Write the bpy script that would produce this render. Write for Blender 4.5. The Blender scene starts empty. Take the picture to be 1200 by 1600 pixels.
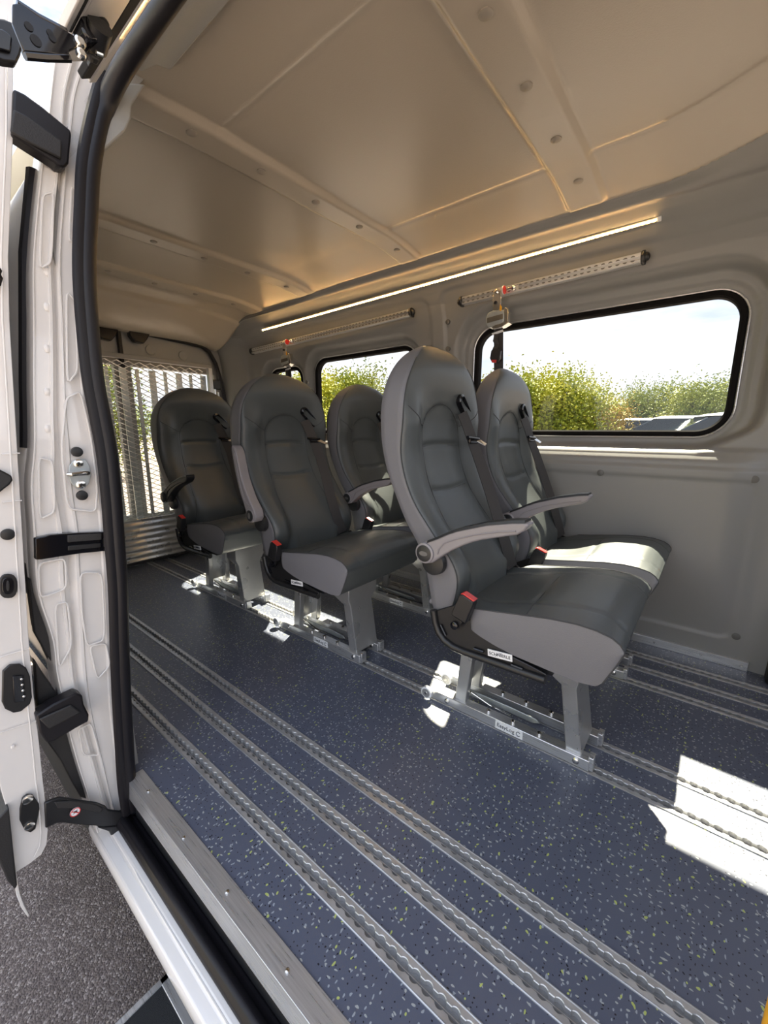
import bpy, bmesh, math, random
from mathutils import Vector, Matrix
random.seed(7)
sc = bpy.context.scene
COL = sc.collection
PI = math.pi

# ------------------------------------------------------------------ camera
CAM_F, CAM_PITCH, CAM_YAW, CAM_H = 637.0, math.radians(11.45), math.radians(38.75), 0.92
cam_data = bpy.data.cameras.new('camera')
cam_data.sensor_fit = 'HORIZONTAL'
cam_data.sensor_width = 36.0
cam_data.lens = 36.0 * CAM_F / 1200.0
cam_data.clip_start = 0.02
cam_data.clip_end = 500
cam = bpy.data.objects.new('camera', cam_data)
COL.objects.link(cam)
cam.location = (0, 0, CAM_H)
cam.rotation_euler = (PI / 2 - CAM_PITCH, 0, CAM_YAW)
sc.camera = cam

# ------------------------------------------------------------------ world, sun, exposure
sc.view_settings.view_transform = 'Standard'
sc.view_settings.look = 'None'
sc.view_settings.gamma = 1.0
sc.view_settings.exposure = 0.90
SUN_STRENGTH = 27.0
SKY_STRENGTH = 1.3
SUN_DIR = Vector((-0.26, 0.78, 1.0))      # towards the sun

w = bpy.data.worlds.new('sky')
sc.world = w
w.use_nodes = True
nt = w.node_tree
nt.nodes.clear()
N = nt.nodes.new
L = nt.links.new
o_ = N('ShaderNodeOutputWorld')
bg = N('ShaderNodeBackground')
tc = N('ShaderNodeTexCoord')
sep = N('ShaderNodeSeparateXYZ')
L(tc.outputs['Generated'], sep.inputs[0])
gr = N('ShaderNodeValToRGB')
gr.color_ramp.elements[0].position = 0.0
gr.color_ramp.elements[0].color = (0.62, 0.68, 0.78, 1)
gr.color_ramp.elements[1].position = 0.75
gr.color_ramp.elements[1].color = (0.26, 0.43, 0.80, 1)
L(sep.outputs['Z'], gr.inputs['Fac'])
mp = N('ShaderNodeMapping')
mp.inputs['Scale'].default_value = (1.6, 1.6, 6.0)
L(tc.outputs['Generated'], mp.inputs['Vector'])
no = N('ShaderNodeTexNoise')
no.inputs['Scale'].default_value = 1.7
no.inputs['Detail'].default_value = 7
no.inputs['Roughness'].default_value = 0.6
L(mp.outputs[0], no.inputs['Vector'])
cr = N('ShaderNodeValToRGB')
cr.color_ramp.elements[0].position = 0.34
cr.color_ramp.elements[1].position = 0.66
L(no.outputs['Fac'], cr.inputs['Fac'])
mx = N('ShaderNodeMixRGB')
mx.inputs['Color2'].default_value = (1.0, 0.985, 0.97, 1)
L(cr.outputs['Color'], mx.inputs['Fac'])
L(gr.outputs['Color'], mx.inputs['Color1'])
L(mx.outputs[0], bg.inputs['Color'])
bg.inputs['Strength'].default_value = SKY_STRENGTH
L(bg.outputs[0], o_.inputs[0])

sd = bpy.data.lights.new('sun', 'SUN')
sd.energy = SUN_STRENGTH
sd.angle = math.radians(0.6)
sd.color = (1.0, 0.93, 0.74)
sun = bpy.data.objects.new('sun', sd)
COL.objects.link(sun)
sun.rotation_euler = SUN_DIR.to_track_quat('Z', 'Y').to_euler()
sun.location = (-2, 6, 9)

# ------------------------------------------------------------------ points of the place
_f = Vector((-math.sin(CAM_YAW) * math.cos(CAM_PITCH), math.cos(CAM_YAW) * math.cos(CAM_PITCH), -math.sin(CAM_PITCH)))
_r = Vector((math.cos(CAM_YAW), math.sin(CAM_YAW), 0))
_u = _r.cross(_f)


def on(axis, u, v, val):
    """the point where the sight line through (u, v) meets the plane axis = val"""
    d = _f + _r * ((u - 600) / CAM_F) - _u * ((v - 800) / CAM_F)
    c = Vector((0, 0, CAM_H))
    k = 'xyz'.index(axis)
    return c + d * ((val - c[k]) / d[k])


# ------------------------------------------------------------------ materials
def mat(name, color=(0.5, 0.5, 0.5), rough=0.5, metal=0.0, bump=0.0, bscale=200.0, vary=0.0, vscale=4.0, spec=0.5, coat=0.0,
        emit=None, estr=0.0, aniso=None):
    m = bpy.data.materials.new(name)
    m.use_nodes = True
    t = m.node_tree
    b = t.nodes['Principled BSDF']
    b.inputs['Base Color'].default_value = (*color, 1)
    b.inputs['Roughness'].default_value = rough
    b.inputs['Metallic'].default_value = metal
    b.inputs['Specular IOR Level'].default_value = spec
    b.inputs['Coat Weight'].default_value = coat
    if emit:
        b.inputs['Emission Color'].default_value = (*emit, 1)
        b.inputs['Emission Strength'].default_value = estr
    c = t.nodes.new('ShaderNodeTexCoord')
    if bump:
        n = t.nodes.new('ShaderNodeTexNoise')
        n.inputs['Scale'].default_value = bscale
        n.inputs['Detail'].default_value = 3
        t.links.new(c.outputs['Object'], n.inputs['Vector'])
        bp = t.nodes.new('ShaderNodeBump')
        bp.inputs['Strength'].default_value = bump
        bp.inputs['Distance'].default_value = 0.002
        t.links.new(n.outputs['Fac'], bp.inputs['Height'])
        t.links.new(bp.outputs[0], b.inputs['Normal'])
    if vary:
        n = t.nodes.new('ShaderNodeTexNoise')
        n.inputs['Scale'].default_value = vscale
        n.inputs['Detail'].default_value = 4
        if aniso:
            q = t.nodes.new('ShaderNodeMapping')
            q.inputs['Scale'].default_value = aniso
            t.links.new(c.outputs['Object'], q.inputs['Vector'])
            t.links.new(q.outputs[0], n.inputs['Vector'])
        else:
            t.links.new(c.outputs['Object'], n.inputs['Vector'])
        r = t.nodes.new('ShaderNodeMapRange')
        r.inputs['From Min'].default_value = 0.3
        r.inputs['From Max'].default_value = 0.7
        r.inputs['To Min'].default_value = 1 - vary
        r.inputs['To Max'].default_value = 1 + vary
        t.links.new(n.outputs['Fac'], r.inputs['Value'])
        h = t.nodes.new('ShaderNodeHueSaturation')
        h.inputs['Color'].default_value = (*color, 1)
        t.links.new(r.outputs[0], h.inputs['Value'])
        t.links.new(h.outputs[0], b.inputs['Base Color'])
        r2 = t.nodes.new('ShaderNodeMapRange')
        r2.inputs['From Min'].default_value = 0.3
        r2.inputs['From Max'].default_value = 0.7
        r2.inputs['To Min'].default_value = rough * (1 - vary)
        r2.inputs['To Max'].default_value = min(1, rough * (1 + vary))
        t.links.new(n.outputs['Fac'], r2.inputs['Value'])
        t.links.new(r2.outputs[0], b.inputs['Roughness'])
    return m


M = {}
M['wall'] = mat('lining_grey', (0.255, 0.25, 0.24), 0.42, bump=0.15, bscale=420)
M['ceil'] = mat('ceiling_lining', (0.43, 0.375, 0.30), 0.28, bump=0.12, bscale=300)
M['trimgrey'] = mat('aperture_trim_grey', (0.30, 0.30, 0.285), 0.5, bump=0.1, bscale=300)
M['plug'] = mat('plug_grey', (0.13, 0.125, 0.115), 0.5)
M['cplug'] = mat('ceiling_plug', (0.30, 0.265, 0.22), 0.5)
M['white'] = mat('white_paint', (0.73, 0.70, 0.665), 0.16, coat=0.6, vary=0.02, vscale=3)
M['rubber'] = mat('black_rubber', (0.009, 0.008, 0.010), 0.42, bump=0.1, bscale=150, spec=0.35)
M['seal'] = mat('matt_seal', (0.010, 0.009, 0.009), 0.85, spec=0.08)
M['blackpl'] = mat('black_plastic', (0.012, 0.012, 0.013), 0.38, bump=0.1, bscale=300)
M['glossblack'] = mat('gloss_black', (0.006, 0.006, 0.008), 0.12)
M['clad'] = mat('cladding_black', (0.02, 0.019, 0.019), 0.6, bump=0.4, bscale=400)
M['alu'] = mat('brushed_aluminium', (0.66, 0.66, 0.66), 0.30, 0.78, vary=0.12, vscale=30, aniso=(0.3, 12, 12))
M['track'] = mat('track_aluminium', (0.50, 0.50, 0.50), 0.36, 0.6, vary=0.15, vscale=25)
M['meshsteel'] = mat('galvanised_mesh', (0.62, 0.61, 0.58), 0.35, 0.4)
M['chrome'] = mat('bright_steel', (0.72, 0.70, 0.66), 0.14, 1.0)
M['chan'] = mat('track_channel', (0.22, 0.22, 0.22), 0.45, 0.5)  # slot shade put into the colour: track aluminium darkened for contrast
M['zinc'] = mat('zinc_plate', (0.45, 0.48, 0.48), 0.34, 0.6, vary=0.1, vscale=20)
M['steelgrey'] = mat('painted_leg_grey', (0.52, 0.52, 0.51), 0.28, 0.7, vary=0.06, vscale=12)
M['vinyl'] = mat('grey_vinyl', (0.070, 0.079, 0.080), 0.40, bump=0.22, bscale=520)
M['vinylside'] = mat('grey_vinyl_side', (0.150, 0.150, 0.163), 0.5, bump=0.25, bscale=520)
M['thread'] = mat('seam_thread', (0.045, 0.047, 0.05), 0.7)
M['belt'] = mat('belt_webbing', (0.035, 0.032, 0.031), 0.6, bump=0.4, bscale=700)
M['armgrey'] = mat('armrest_grey', (0.24, 0.225, 0.235), 0.38)
M['armdark'] = mat('armrest_dark', (0.020, 0.021, 0.022), 0.4)
M['red'] = mat('buckle_red', (0.62, 0.04, 0.035), 0.35)
M['label'] = mat('white_label', (0.78, 0.79, 0.80), 0.4)
M['ink'] = mat('dark_ink', (0.02, 0.025, 0.04), 0.5)
M['yellow'] = mat('yellow_plastic', (0.85, 0.42, 0.01), 0.4)
M['cab'] = mat('cab_fabric', (0.018, 0.02, 0.024), 0.8, bump=0.3, bscale=300)
M['void'] = mat('dark_gap', (0.008, 0.008, 0.009), 0.7)
M['cargrey'] = mat('car_silver', (0.55, 0.56, 0.58), 0.25, 0.3)
M['carglass'] = mat('car_glass', (0.01, 0.015, 0.02), 0.05)
M['bark'] = mat('bark', (0.06, 0.045, 0.03), 0.9)
M['grit'] = mat('grip_mat', (0.012, 0.013, 0.015), 0.85, bump=1.0, bscale=900)
M['ridge'] = mat('ribbed_lining', (0.36, 0.33, 0.28), 0.28)
M['wood'] = mat('orange_hoop', (0.7, 0.75, 0.1), 0.5)
M['led_body'] = mat('led_channel', (0.6, 0.5, 0.35), 0.4)
M['led'] = mat('led_diode', (1, 0.8, 0.5), 0.4, emit=(1.0, 0.62, 0.25), estr=48.0)
M['led_soft'] = mat('led_strip_glow', (1, 0.8, 0.5), 0.4, emit=(1.0, 0.56, 0.20), estr=1.3)


def leafmat(name, c1, c2):
    m = bpy.data.materials.new(name)
    m.use_nodes = True
    t = m.node_tree
    b = t.nodes['Principled BSDF']
    b.inputs['Roughness'].default_value = 0.7
    b.inputs['Specular IOR Level'].default_value = 0.2
    c = t.nodes.new('ShaderNodeTexCoord')
    n = t.nodes.new('ShaderNodeTexNoise')
    n.inputs['Scale'].default_value = 2.2
    n.inputs['Detail'].default_value = 5
    r = t.nodes.new('ShaderNodeValToRGB')
    r.color_ramp.elements[0].position = 0.35
    r.color_ramp.elements[0].color = (*c1, 1)
    r.color_ramp.elements[1].position = 0.65
    r.color_ramp.elements[1].color = (*c2, 1)
    t.links.new(c.outputs['Object'], n.inputs['Vector'])
    t.links.new(n.outputs['Fac'], r.inputs['Fac'])
    t.links.new(r.outputs[0], b.inputs['Base Color'])
    return m


M['leaf_a'] = leafmat('leaf_bright_green', (0.16, 0.21, 0.02), (0.46, 0.43, 0.04))
M['leaf_b'] = leafmat('leaf_mid_green', (0.12, 0.17, 0.035), (0.32, 0.33, 0.06))
M['leaf_c'] = leafmat('leaf_turning_orange', (0.26, 0.22, 0.03), (0.48, 0.28, 0.04))


def glassmat(name, tint, refl=0.06, rough=0.0):
    m = bpy.data.materials.new(name)
    m.use_nodes = True
    t = m.node_tree
    t.nodes.clear()
    o = t.nodes.new('ShaderNodeOutputMaterial')
    a = t.nodes.new('ShaderNodeBsdfTransparent')
    a.inputs[0].default_value = (*tint, 1)
    g = t.nodes.new('ShaderNodeBsdfGlossy')
    g.inputs['Roughness'].default_value = rough
    mi = t.nodes.new('ShaderNodeMixShader')
    lw = t.nodes.new('ShaderNodeLayerWeight')
    lw.inputs['Blend'].default_value = 0.5
    pw = t.nodes.new('ShaderNodeMath')
    pw.operation = 'POWER'
    pw.inputs[1].default_value = 5.0
    fr = t.nodes.new('ShaderNodeMapRange')
    fr.inputs['To Min'].default_value = 0.02
    fr.inputs['To Max'].default_value = 0.9
    t.links.new(lw.outputs['Facing'], pw.inputs[0])
    t.links.new(pw.outputs[0], fr.inputs['Value'])
    t.links.new(fr.outputs[0], mi.inputs[0])
    t.links.new(a.outputs[0], mi.inputs[1])
    t.links.new(g.outputs[0], mi.inputs[2])
    t.links.new(mi.outputs[0], o.inputs[0])
    return m


M['glass'] = glassmat('window_glass', (0.785, 0.785, 0.775))
M['tint'] = mat('dark_tinted_glass', (0.02, 0.05, 0.055), 0.03, coat=1.0)


def floormat():
    m = bpy.data.materials.new('speckled_vinyl_floor')
    m.use_nodes = True
    t = m.node_tree
    b = t.nodes['Principled BSDF']
    b.inputs['Roughness'].default_value = 0.34
    c = t.nodes.new('ShaderNodeTexCoord')
    col = None
    base = (0.092, 0.103, 0.142)

    def flecks(scale, thr, rmin, fcol, prev, off, stretch=(1, 1, 1)):
        mp_ = t.nodes.new('ShaderNodeMapping')
        mp_.inputs['Location'].default_value = off
        mp_.inputs['Scale'].default_value = stretch
        t.links.new(c.outputs['Object'], mp_.inputs['Vector'])
        nz = t.nodes.new('ShaderNodeTexNoise')
        nz.inputs['Scale'].default_value = scale * 0.9
        nz.inputs['Detail'].default_value = 1
        t.links.new(mp_.outputs[0], nz.inputs['Vector'])
        ad = t.nodes.new('ShaderNodeMixRGB')
        ad.blend_type = 'ADD'
        ad.inputs['Fac'].default_value = 0.9 / scale
        t.links.new(mp_.outputs[0], ad.inputs['Color1'])
        t.links.new(nz.outputs['Color'], ad.inputs['Color2'])
        v = t.nodes.new('ShaderNodeTexVoronoi')
        v.voronoi_dimensions = '2D'
        v.inputs['Scale'].default_value = scale
        t.links.new(ad.outputs[0], v.inputs['Vector'])
        lt = t.nodes.new('ShaderNodeMath')
        lt.operation = 'LESS_THAN'
        lt.inputs[1].default_value = thr
        t.links.new(v.outputs['Distance'], lt.inputs[0])
        sp = t.nodes.new('ShaderNodeSeparateColor')
        t.links.new(v.outputs['Color'], sp.inputs[0])
        gt = t.nodes.new('ShaderNodeMath')
        gt.operation = 'GREATER_THAN'
        gt.inputs[1].default_value = rmin
        t.links.new(sp.outputs[0], gt.inputs[0])
        ml = t.nodes.new('ShaderNodeMath')
        ml.operation = 'MULTIPLY'
        t.links.new(lt.outputs[0], ml.inputs[0])
        t.links.new(gt.outputs[0], ml.inputs[1])
        mi = t.nodes.new('ShaderNodeMixRGB')
        t.links.new(ml.outputs[0], mi.inputs['Fac'])
        if prev is None:
            mi.inputs['Color1'].default_value = (*base, 1)
        else:
            t.links.new(prev, mi.inputs['Color1'])
        mi.inputs['Color2'].default_value = (*fcol, 1)
        return mi.outputs[0]
    col = flecks(120, 0.15, 0.72, (0.008, 0.009, 0.014), col, (3, 1, 0))
    col = flecks(105, 0.16, 0.66, (0.30, 0.33, 0.36), col, (0, 0, 0), (1.0, 0.55, 1))
    col = flecks(98, 0.15, 0.66, (0.36, 0.38, 0.37), col, (7, 5, 0), (0.55, 1.0, 1))
    col = flecks(75, 0.12, 0.78, (0.42, 0.48, 0.14), col, (11, 2, 0), (0.8, 0.6, 1))
    t.links.new(col, b.inputs['Base Color'])
    n = t.nodes.new('ShaderNodeTexNoise')
    n.inputs['Scale'].default_value = 500
    t.links.new(c.outputs['Object'], n.inputs['Vector'])
    bp = t.nodes.new('ShaderNodeBump')
    bp.inputs['Strength'].default_value = 0.25
    bp.inputs['Distance'].default_value = 0.001
    t.links.new(n.outputs['Fac'], bp.inputs['Height'])
    t.links.new(bp.outputs[0], b.inputs['Normal'])
    return m


M['floor'] = floormat()


def asphaltmat():
    m = bpy.data.materials.new('asphalt')
    m.use_nodes = True
    t = m.node_tree
    b = t.nodes['Principled BSDF']
    b.inputs['Roughness'].default_value = 0.85
    c = t.nodes.new('ShaderNodeTexCoord')
    v = t.nodes.new('ShaderNodeTexVoronoi')
    v.inputs['Scale'].default_value = 210
    t.links.new(c.outputs['Object'], v.inputs['Vector'])
    sp = t.nodes.new('ShaderNodeSeparateColor')
    t.links.new(v.outputs['Color'], sp.inputs[0])
    r = t.nodes.new('ShaderNodeValToRGB')
    e = r.color_ramp.elements
    e[0].position = 0.0
    e[0].color = (0.145, 0.112, 0.10, 1)
    e[1].position = 1.0
    e[1].color = (0.56, 0.48, 0.43, 1)
    k = e.new(0.75)
    k.color = (0.26, 0.205, 0.18, 1)
    t.links.new(sp.outputs[0], r.inputs['Fac'])
    n = t.nodes.new('ShaderNodeTexNoise')
    n.inputs['Scale'].default_value = 6
    n.inputs['Detail'].default_value = 6
    t.links.new(c.outputs['Object'], n.inputs['Vector'])
    mi = t.nodes.new('ShaderNodeMixRGB')
    mi.blend_type = 'MULTIPLY'
    mi.inputs['Fac'].default_value = 0.5
    t.links.new(r.outputs[0], mi.inputs['Color1'])
    t.links.new(n.outputs['Fac'], mi.inputs['Color2'])
    t.links.new(mi.outputs[0], b.inputs['Base Color'])
    bp = t.nodes.new('ShaderNodeBump')
    bp.inputs['Strength'].default_value = 1.0
    bp.inputs['Distance'].default_value = 0.003
    bp.invert = True
    t.links.new(v.outputs['Distance'], bp.inputs['Height'])
    t.links.new(bp.outputs[0], b.inputs['Normal'])
    return m


M['asphalt'] = asphaltmat()


# ------------------------------------------------------------------ mesh helpers
def tag(o, label=None, cat=None, group=None, kind=None):
    if label:
        o['label'] = label
    if cat:
        o['category'] = cat
    if group:
        o['group'] = group
    if kind:
        o['kind'] = kind
    return o


def empty(name, loc, label=None, cat=None, group=None, kind=None):
    o = bpy.data.objects.new(name, None)
    o.empty_display_size = 0.1
    COL.objects.link(o)
    o.location = loc
    return tag(o, label, cat, group, kind)


class MB:
    """collects shapes into one mesh"""

    def __init__(self):
        self.bm = bmesh.new()
        self.mi = 0

    def face(self, vs):
        try:
            f = self.bm.faces.new(vs)
            f.material_index = self.mi
            return f
        except ValueError:
            return None

    def box(self, x0, x1, y0, y1, z0, z1):
        p = [self.bm.verts.new((x, y, z)) for z in (z0, z1) for (x, y) in ((x0, y0), (x1, y0), (x1, y1), (x0, y1))]
        for q in ((0, 3, 2, 1), (4, 5, 6, 7), (0, 1, 5, 4), (1, 2, 6, 5), (2, 3, 7, 6), (3, 0, 4, 7)):
            self.face([p[i] for i in q])
        return self

    def prism(self, pts, vec):
        """pts: planar loop of 3-D points, extruded by vec"""
        vec = Vector(vec)
        a = [self.bm.verts.new(Vector(p)) for p in pts]
        b = [self.bm.verts.new(Vector(p) + vec) for p in pts]
        n = len(a)
        self.face(a)
        self.face(list(reversed(b)))
        for i in range(n):
            self.face([a[i], b[i], b[(i + 1) % n], a[(i + 1) % n]])
        return self

    def loft(self, rings, closed=True, caps=True):
        vs = [[self.bm.verts.new(Vector(p)) for p in r] for r in rings]
        n = len(vs[0])
        m = n if closed else n - 1
        for i in range(len(vs) - 1):
            for j in range(m):
                k = (j + 1) % n
                self.face([vs[i][j], vs[i][k], vs[i + 1][k], vs[i + 1][j]])
        if caps and closed:
            self.face(list(reversed(vs[0])))
            self.face(vs[-1])
        return self

    def tube(self, pts, r, seg=8, closed=False, flat=1.0, up=None, caps=True):
        """sweep a round (or flattened) section along pts; r number or list"""
        pts = [Vector(p) for p in pts]
        n = len(pts)
        rings = []
        prev = None
        for i, p in enumerate(pts):
            if closed:
                d = pts[(i + 1) % n] - pts[i - 1]
            else:
                d = pts[min(i + 1, n - 1)] - pts[max(i - 1, 0)]
            d.normalize()
            a = Vector(up) if up else (prev if prev else (Vector((0, 0, 1)) if abs(d.z) < 0.9 else Vector((1, 0, 0))))
            s = d.cross(a)
            if s.length < 1e-6:
                s = d.cross(Vector((1, 0, 0)))
            s.normalize()
            t = s.cross(d)
            prev = t
            rr = r[i] if isinstance(r, (list, tuple)) else r
            rings.append([p + s * math.cos(k * 2 * PI / seg) * rr + t * math.sin(k * 2 * PI / seg) * rr * flat for k in range(seg)])
        if closed:
            rings.append(rings[0])
            self.loft(rings, True, False)
            bmesh.ops.remove_doubles(self.bm, verts=self.bm.verts[:], dist=1e-6)
        else:
            self.loft(rings, True, caps)
        return self

    def cyl(self, a, b, r, seg=20, r2=None):
        a, b = Vector(a), Vector(b)
        return self.tube([a, b], [r, r if r2 is None else r2], seg)

    def ball(self, c, r, sc_=(1, 1, 1), seg=12):
        rings = []
        for i in range(1, seg // 2):
            th = PI * i / (seg // 2)
            rings.append([(c[0] + r * sc_[0] * math.sin(th) * math.cos(2 * PI * k / seg), c[1] + r * sc_[1] * math.sin(th) * math.sin(2 * PI * k / seg),
                           c[2] - r * sc_[2] * math.cos(th)) for k in range(seg)])
        return self.loft(rings)

    def build(self, name, m, parent=None, smooth=False, bevel=0.0, kind=None, seg=2, sub=0, angle=35):
        bmesh.ops.recalc_face_normals(self.bm, faces=self.bm.faces[:])
        me = bpy.data.meshes.new(name)
        self.bm.to_mesh(me)
        self.bm.free()
        for x in (m if isinstance(m, (list, tuple)) else [m]):
            me.materials.append(x)
        o = bpy.data.objects.new(name, me)
        COL.objects.link(o)
        if parent is not None:
            o.parent = parent
            if parent.type == 'EMPTY':
                o.matrix_parent_inverse = Matrix.Translation(-Vector(parent.location))
        if bevel:
            q = o.modifiers.new('bevel', 'BEVEL')
            q.width = bevel
            q.segments = seg
            q.limit_method = 'ANGLE'
            q.angle_limit = math.radians(40)
        if sub:
            q = o.modifiers.new('sub', 'SUBSURF')
            q.levels = sub
            q.render_levels = sub
        if smooth or bevel:
            me.polygons.foreach_set('use_smooth', [True] * len(me.polygons))
            if not smooth or angle:
                me.set_sharp_from_angle(angle=math.radians(angle if angle else 35))
        if kind:
            o['kind'] = kind
        return o


def sstep(a, b, x):
    t = max(0.0, min(1.0, (x - a) / (b - a)))      # works for falling ranges too (a > b)
    return t * t * (3 - 2 * t)


def interp(x, tab):
    if x <= tab[0][0]:
        return tab[0][1]
    for (a, va), (b, vb) in zip(tab, tab[1:]):
        if x <= b:
            return va + (vb - va) * (x - a) / (b - a)
    return tab[-1][1]


def sinterp(x, tab):
    """smooth (monotone-ish cubic) interpolation"""
    n = len(tab)
    if x <= tab[0][0]:
        return tab[0][1]
    if x >= tab[-1][0]:
        return tab[-1][1]
    for i in range(n - 1):
        if x <= tab[i + 1][0]:
            break
    x0, y0 = tab[i]
    x1, y1 = tab[i + 1]

    def sl(j):
        if j == 0 or j == n - 1:
            k = 1 if j == 0 else n - 1
            return (tab[k][1] - tab[k - 1][1]) / (tab[k][0] - tab[k - 1][0])
        return (tab[j + 1][1] - tab[j - 1][1]) / (tab[j + 1][0] - tab[j - 1][0])
    h = x1 - x0
    t = (x - x0) / h
    m0, m1 = sl(i) * h, sl(i + 1) * h
    return (2 * t ** 3 - 3 * t ** 2 + 1) * y0 + (t ** 3 - 2 * t ** 2 + t) * m0 + (-2 * t ** 3 + 3 * t ** 2) * y1 + (t ** 3 - t ** 2) * m1


def sd_rr(x, z, R):
    """signed distance to a rounded rectangle (x0, x1, z0, z1, r)"""
    x0, x1, z0, z1, r = R
    qx = abs(x - (x0 + x1) / 2) - (x1 - x0) / 2 + r
    qz = abs(z - (z0 + z1) / 2) - (z1 - z0) / 2 + r
    return math.hypot(max(qx, 0), max(qz, 0)) + min(max(qx, qz), 0) - r


def rr_loop(R, off=0.0, seg=8):
    x0, x1, z0, z1, r = R
    x0, x1, z0, z1, r = x0 - off, x1 + off, z0 - off, z1 + off, r + off
    out = []
    for (cx, cz, a0) in ((x1 - r, z1 - r, 0), (x0 + r, z1 - r, PI / 2), (x0 + r, z0 + r, PI), (x1 - r, z0 + r, 1.5 * PI)):
        for k in range(seg + 1):
            a = a0 + PI / 2 * k / seg
            out.append((cx + r * math.cos(a), cz + r * math.sin(a)))
    return out


def copy_tree(o, parent=None):
    inv = o.matrix_parent_inverse.copy()
    c = o.copy()
    COL.objects.link(c)
    c.parent = parent
    c.matrix_parent_inverse = inv
    for ch in list(o.children):
        copy_tree(ch, c)
    return c


def text_mesh(s, size, m, name, parent, origin, ux, uy, depth=0.0006):
    """lettering as a mesh on the plane spanned by ux, uy"""
    cu = bpy.data.curves.new(name, 'FONT')
    cu.body = s
    cu.size = size
    cu.extrude = depth
    cu.align_x = 'CENTER'
    cu.align_y = 'CENTER'
    tmp = bpy.data.objects.new(name, cu)
    COL.objects.link(tmp)
    dg = bpy.context.evaluated_depsgraph_get()
    me = bpy.data.meshes.new_from_object(tmp.evaluated_get(dg))
    bpy.data.objects.remove(tmp)
    ux, uy = Vector(ux).normalized(), Vector(uy).normalized()
    uz = ux.cross(uy)
    mt = Matrix.Translation(Vector(origin)) @ Matrix((ux, uy, uz)).transposed().to_4x4()
    me.transform(mt)
    me.materials.clear()
    me.materials.append(m)
    o = bpy.data.objects.new(name, me)
    COL.objects.link(o)
    o.parent = parent
    if parent.type == 'EMPTY':
        o.matrix_parent_inverse = Matrix.Translation(-Vector(parent.location))
    return o


# ================================================================== THE SETTING
GZ = -0.55                                    # ground outside
MB().box(-90, 90, -60, 90, GZ - 0.2, GZ).build('ground', M['asphalt'], kind='structure')

# ---- floor, cut into strips by the seat tracks
RAILS = [(0.424, 0.464), (0.540, 0.580), (0.657, 0.697), (1.087, 1.127), (1.201, 1.241), (1.620, 1.660), (1.736, 1.776), (1.851, 1.891)]
FX0, FX1 = -3.12, 0.95
mb = MB()
ys = [0.298] + [v for r in RAILS for v in r] + [2.02]
for i in range(0, len(ys), 2):
    mb.box(FX0, FX1, ys[i], ys[i + 1], -0.05, 0.0)
fl = mb.build('floor', M['floor'], kind='structure')
MB().box(FX0, FX1, 0.30, 2.02, -0.09, -0.052).build('floor_substrate', M['void'], fl)

# ---- ceiling
RIBS = [(-0.520, -0.412), (-1.280, -1.186), (-2.05, -1.955), (-2.60, -2.49)]


def rib_h(x):
    h = 0
    for a, b in RIBS:
        h = max(h, sstep(a - 0.009, a, x) * (1 - sstep(b, b + 0.018, x)))
    return h


def edge_y(x):
    return 1.755 - 0.30 * sstep(-0.28, 0.45, x) + 0.05 * sstep(-1.6, -2.6, x)


def ceil_z(x, y):
    z = 1.735
    ye = edge_y(x)
    if y > ye - 0.25:
        z -= 0.030 * ((y - ye + 0.25) / 0.25) ** 1.6
    z -= 0.012 * sstep(0.75, 0.50, y)
    rh = rib_h(x) * sstep(ye - 0.0, ye - 0.035, y)
    z -= 0.019 * rh
    g = math.exp(-((y - (ye - 0.262)) / 0.006) ** 2) if x > -1.2 else 0
    if -1.19 < x < -0.52:
        g = max(g, math.exp(-((y - 0.752) / 0.006) ** 2))
    z += 0.005 * g * (1 - rh)
    if y > ye:
        z = 1.705 + (y - ye) * 0.9
    z -= 0.175 * sstep(-2.66, -3.14, x) + 0.012 * sstep(-2.78, -2.80, x)
    return z


def grid(fn, us, vs, keep=None):
    bm = bmesh.new()
    g = [[bm.verts.new(fn(u, v)) for v in vs] for u in us]
    for i in range(len(us) - 1):
        for j in range(len(vs) - 1):
            if keep and not keep((us[i] + us[i + 1]) / 2, (vs[j] + vs[j + 1]) / 2):
                continue
            bm.faces.new((g[i][j], g[i + 1][j], g[i + 1][j + 1], g[i][j + 1]))
    lo = [v for v in bm.verts if not v.link_faces]
    bmesh.ops.delete(bm, geom=lo, context='VERTS')
    m = MB()
    m.bm.free()
    m.bm = bm
    return m


def frange(a, b, step):
    n = max(1, int(round((b - a) / step)))
    return [a + (b - a) * i / n for i in range(n + 1)]


ce = grid(lambda x, y: (x, y, ceil_z(x, y)), frange(-3.15, 1.30, 0.0085), frange(0.50, 1.83, 0.010)).build('ceiling', M['ceil'], smooth=True, angle=None, kind='structure')
for ri, (a, b) in enumerate(RIBS):
    xm = (a + b) / 2 + (0.012 if ri < 2 else 0)
    for y in ((0.66, 0.884, 1.104, 1.335, 1.577) if ri == 0 else (0.682, 0.905, 1.132, 1.364, 1.615)):
        z = ceil_z(xm, y)
        MB().tube([(xm, y, z + 0.004), (xm, y, z - 0.002), (xm, y, z - 0.0045)], [0.0145, 0.0145, 0.010], 18).build('plug', M['cplug'], ce, smooth=True)
# roof skin above
MB().box(-3.25, 1.45, 0.42, 1.98, 1.76, 1.80).build('wall_roof', M['white'], kind='structure')

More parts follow.
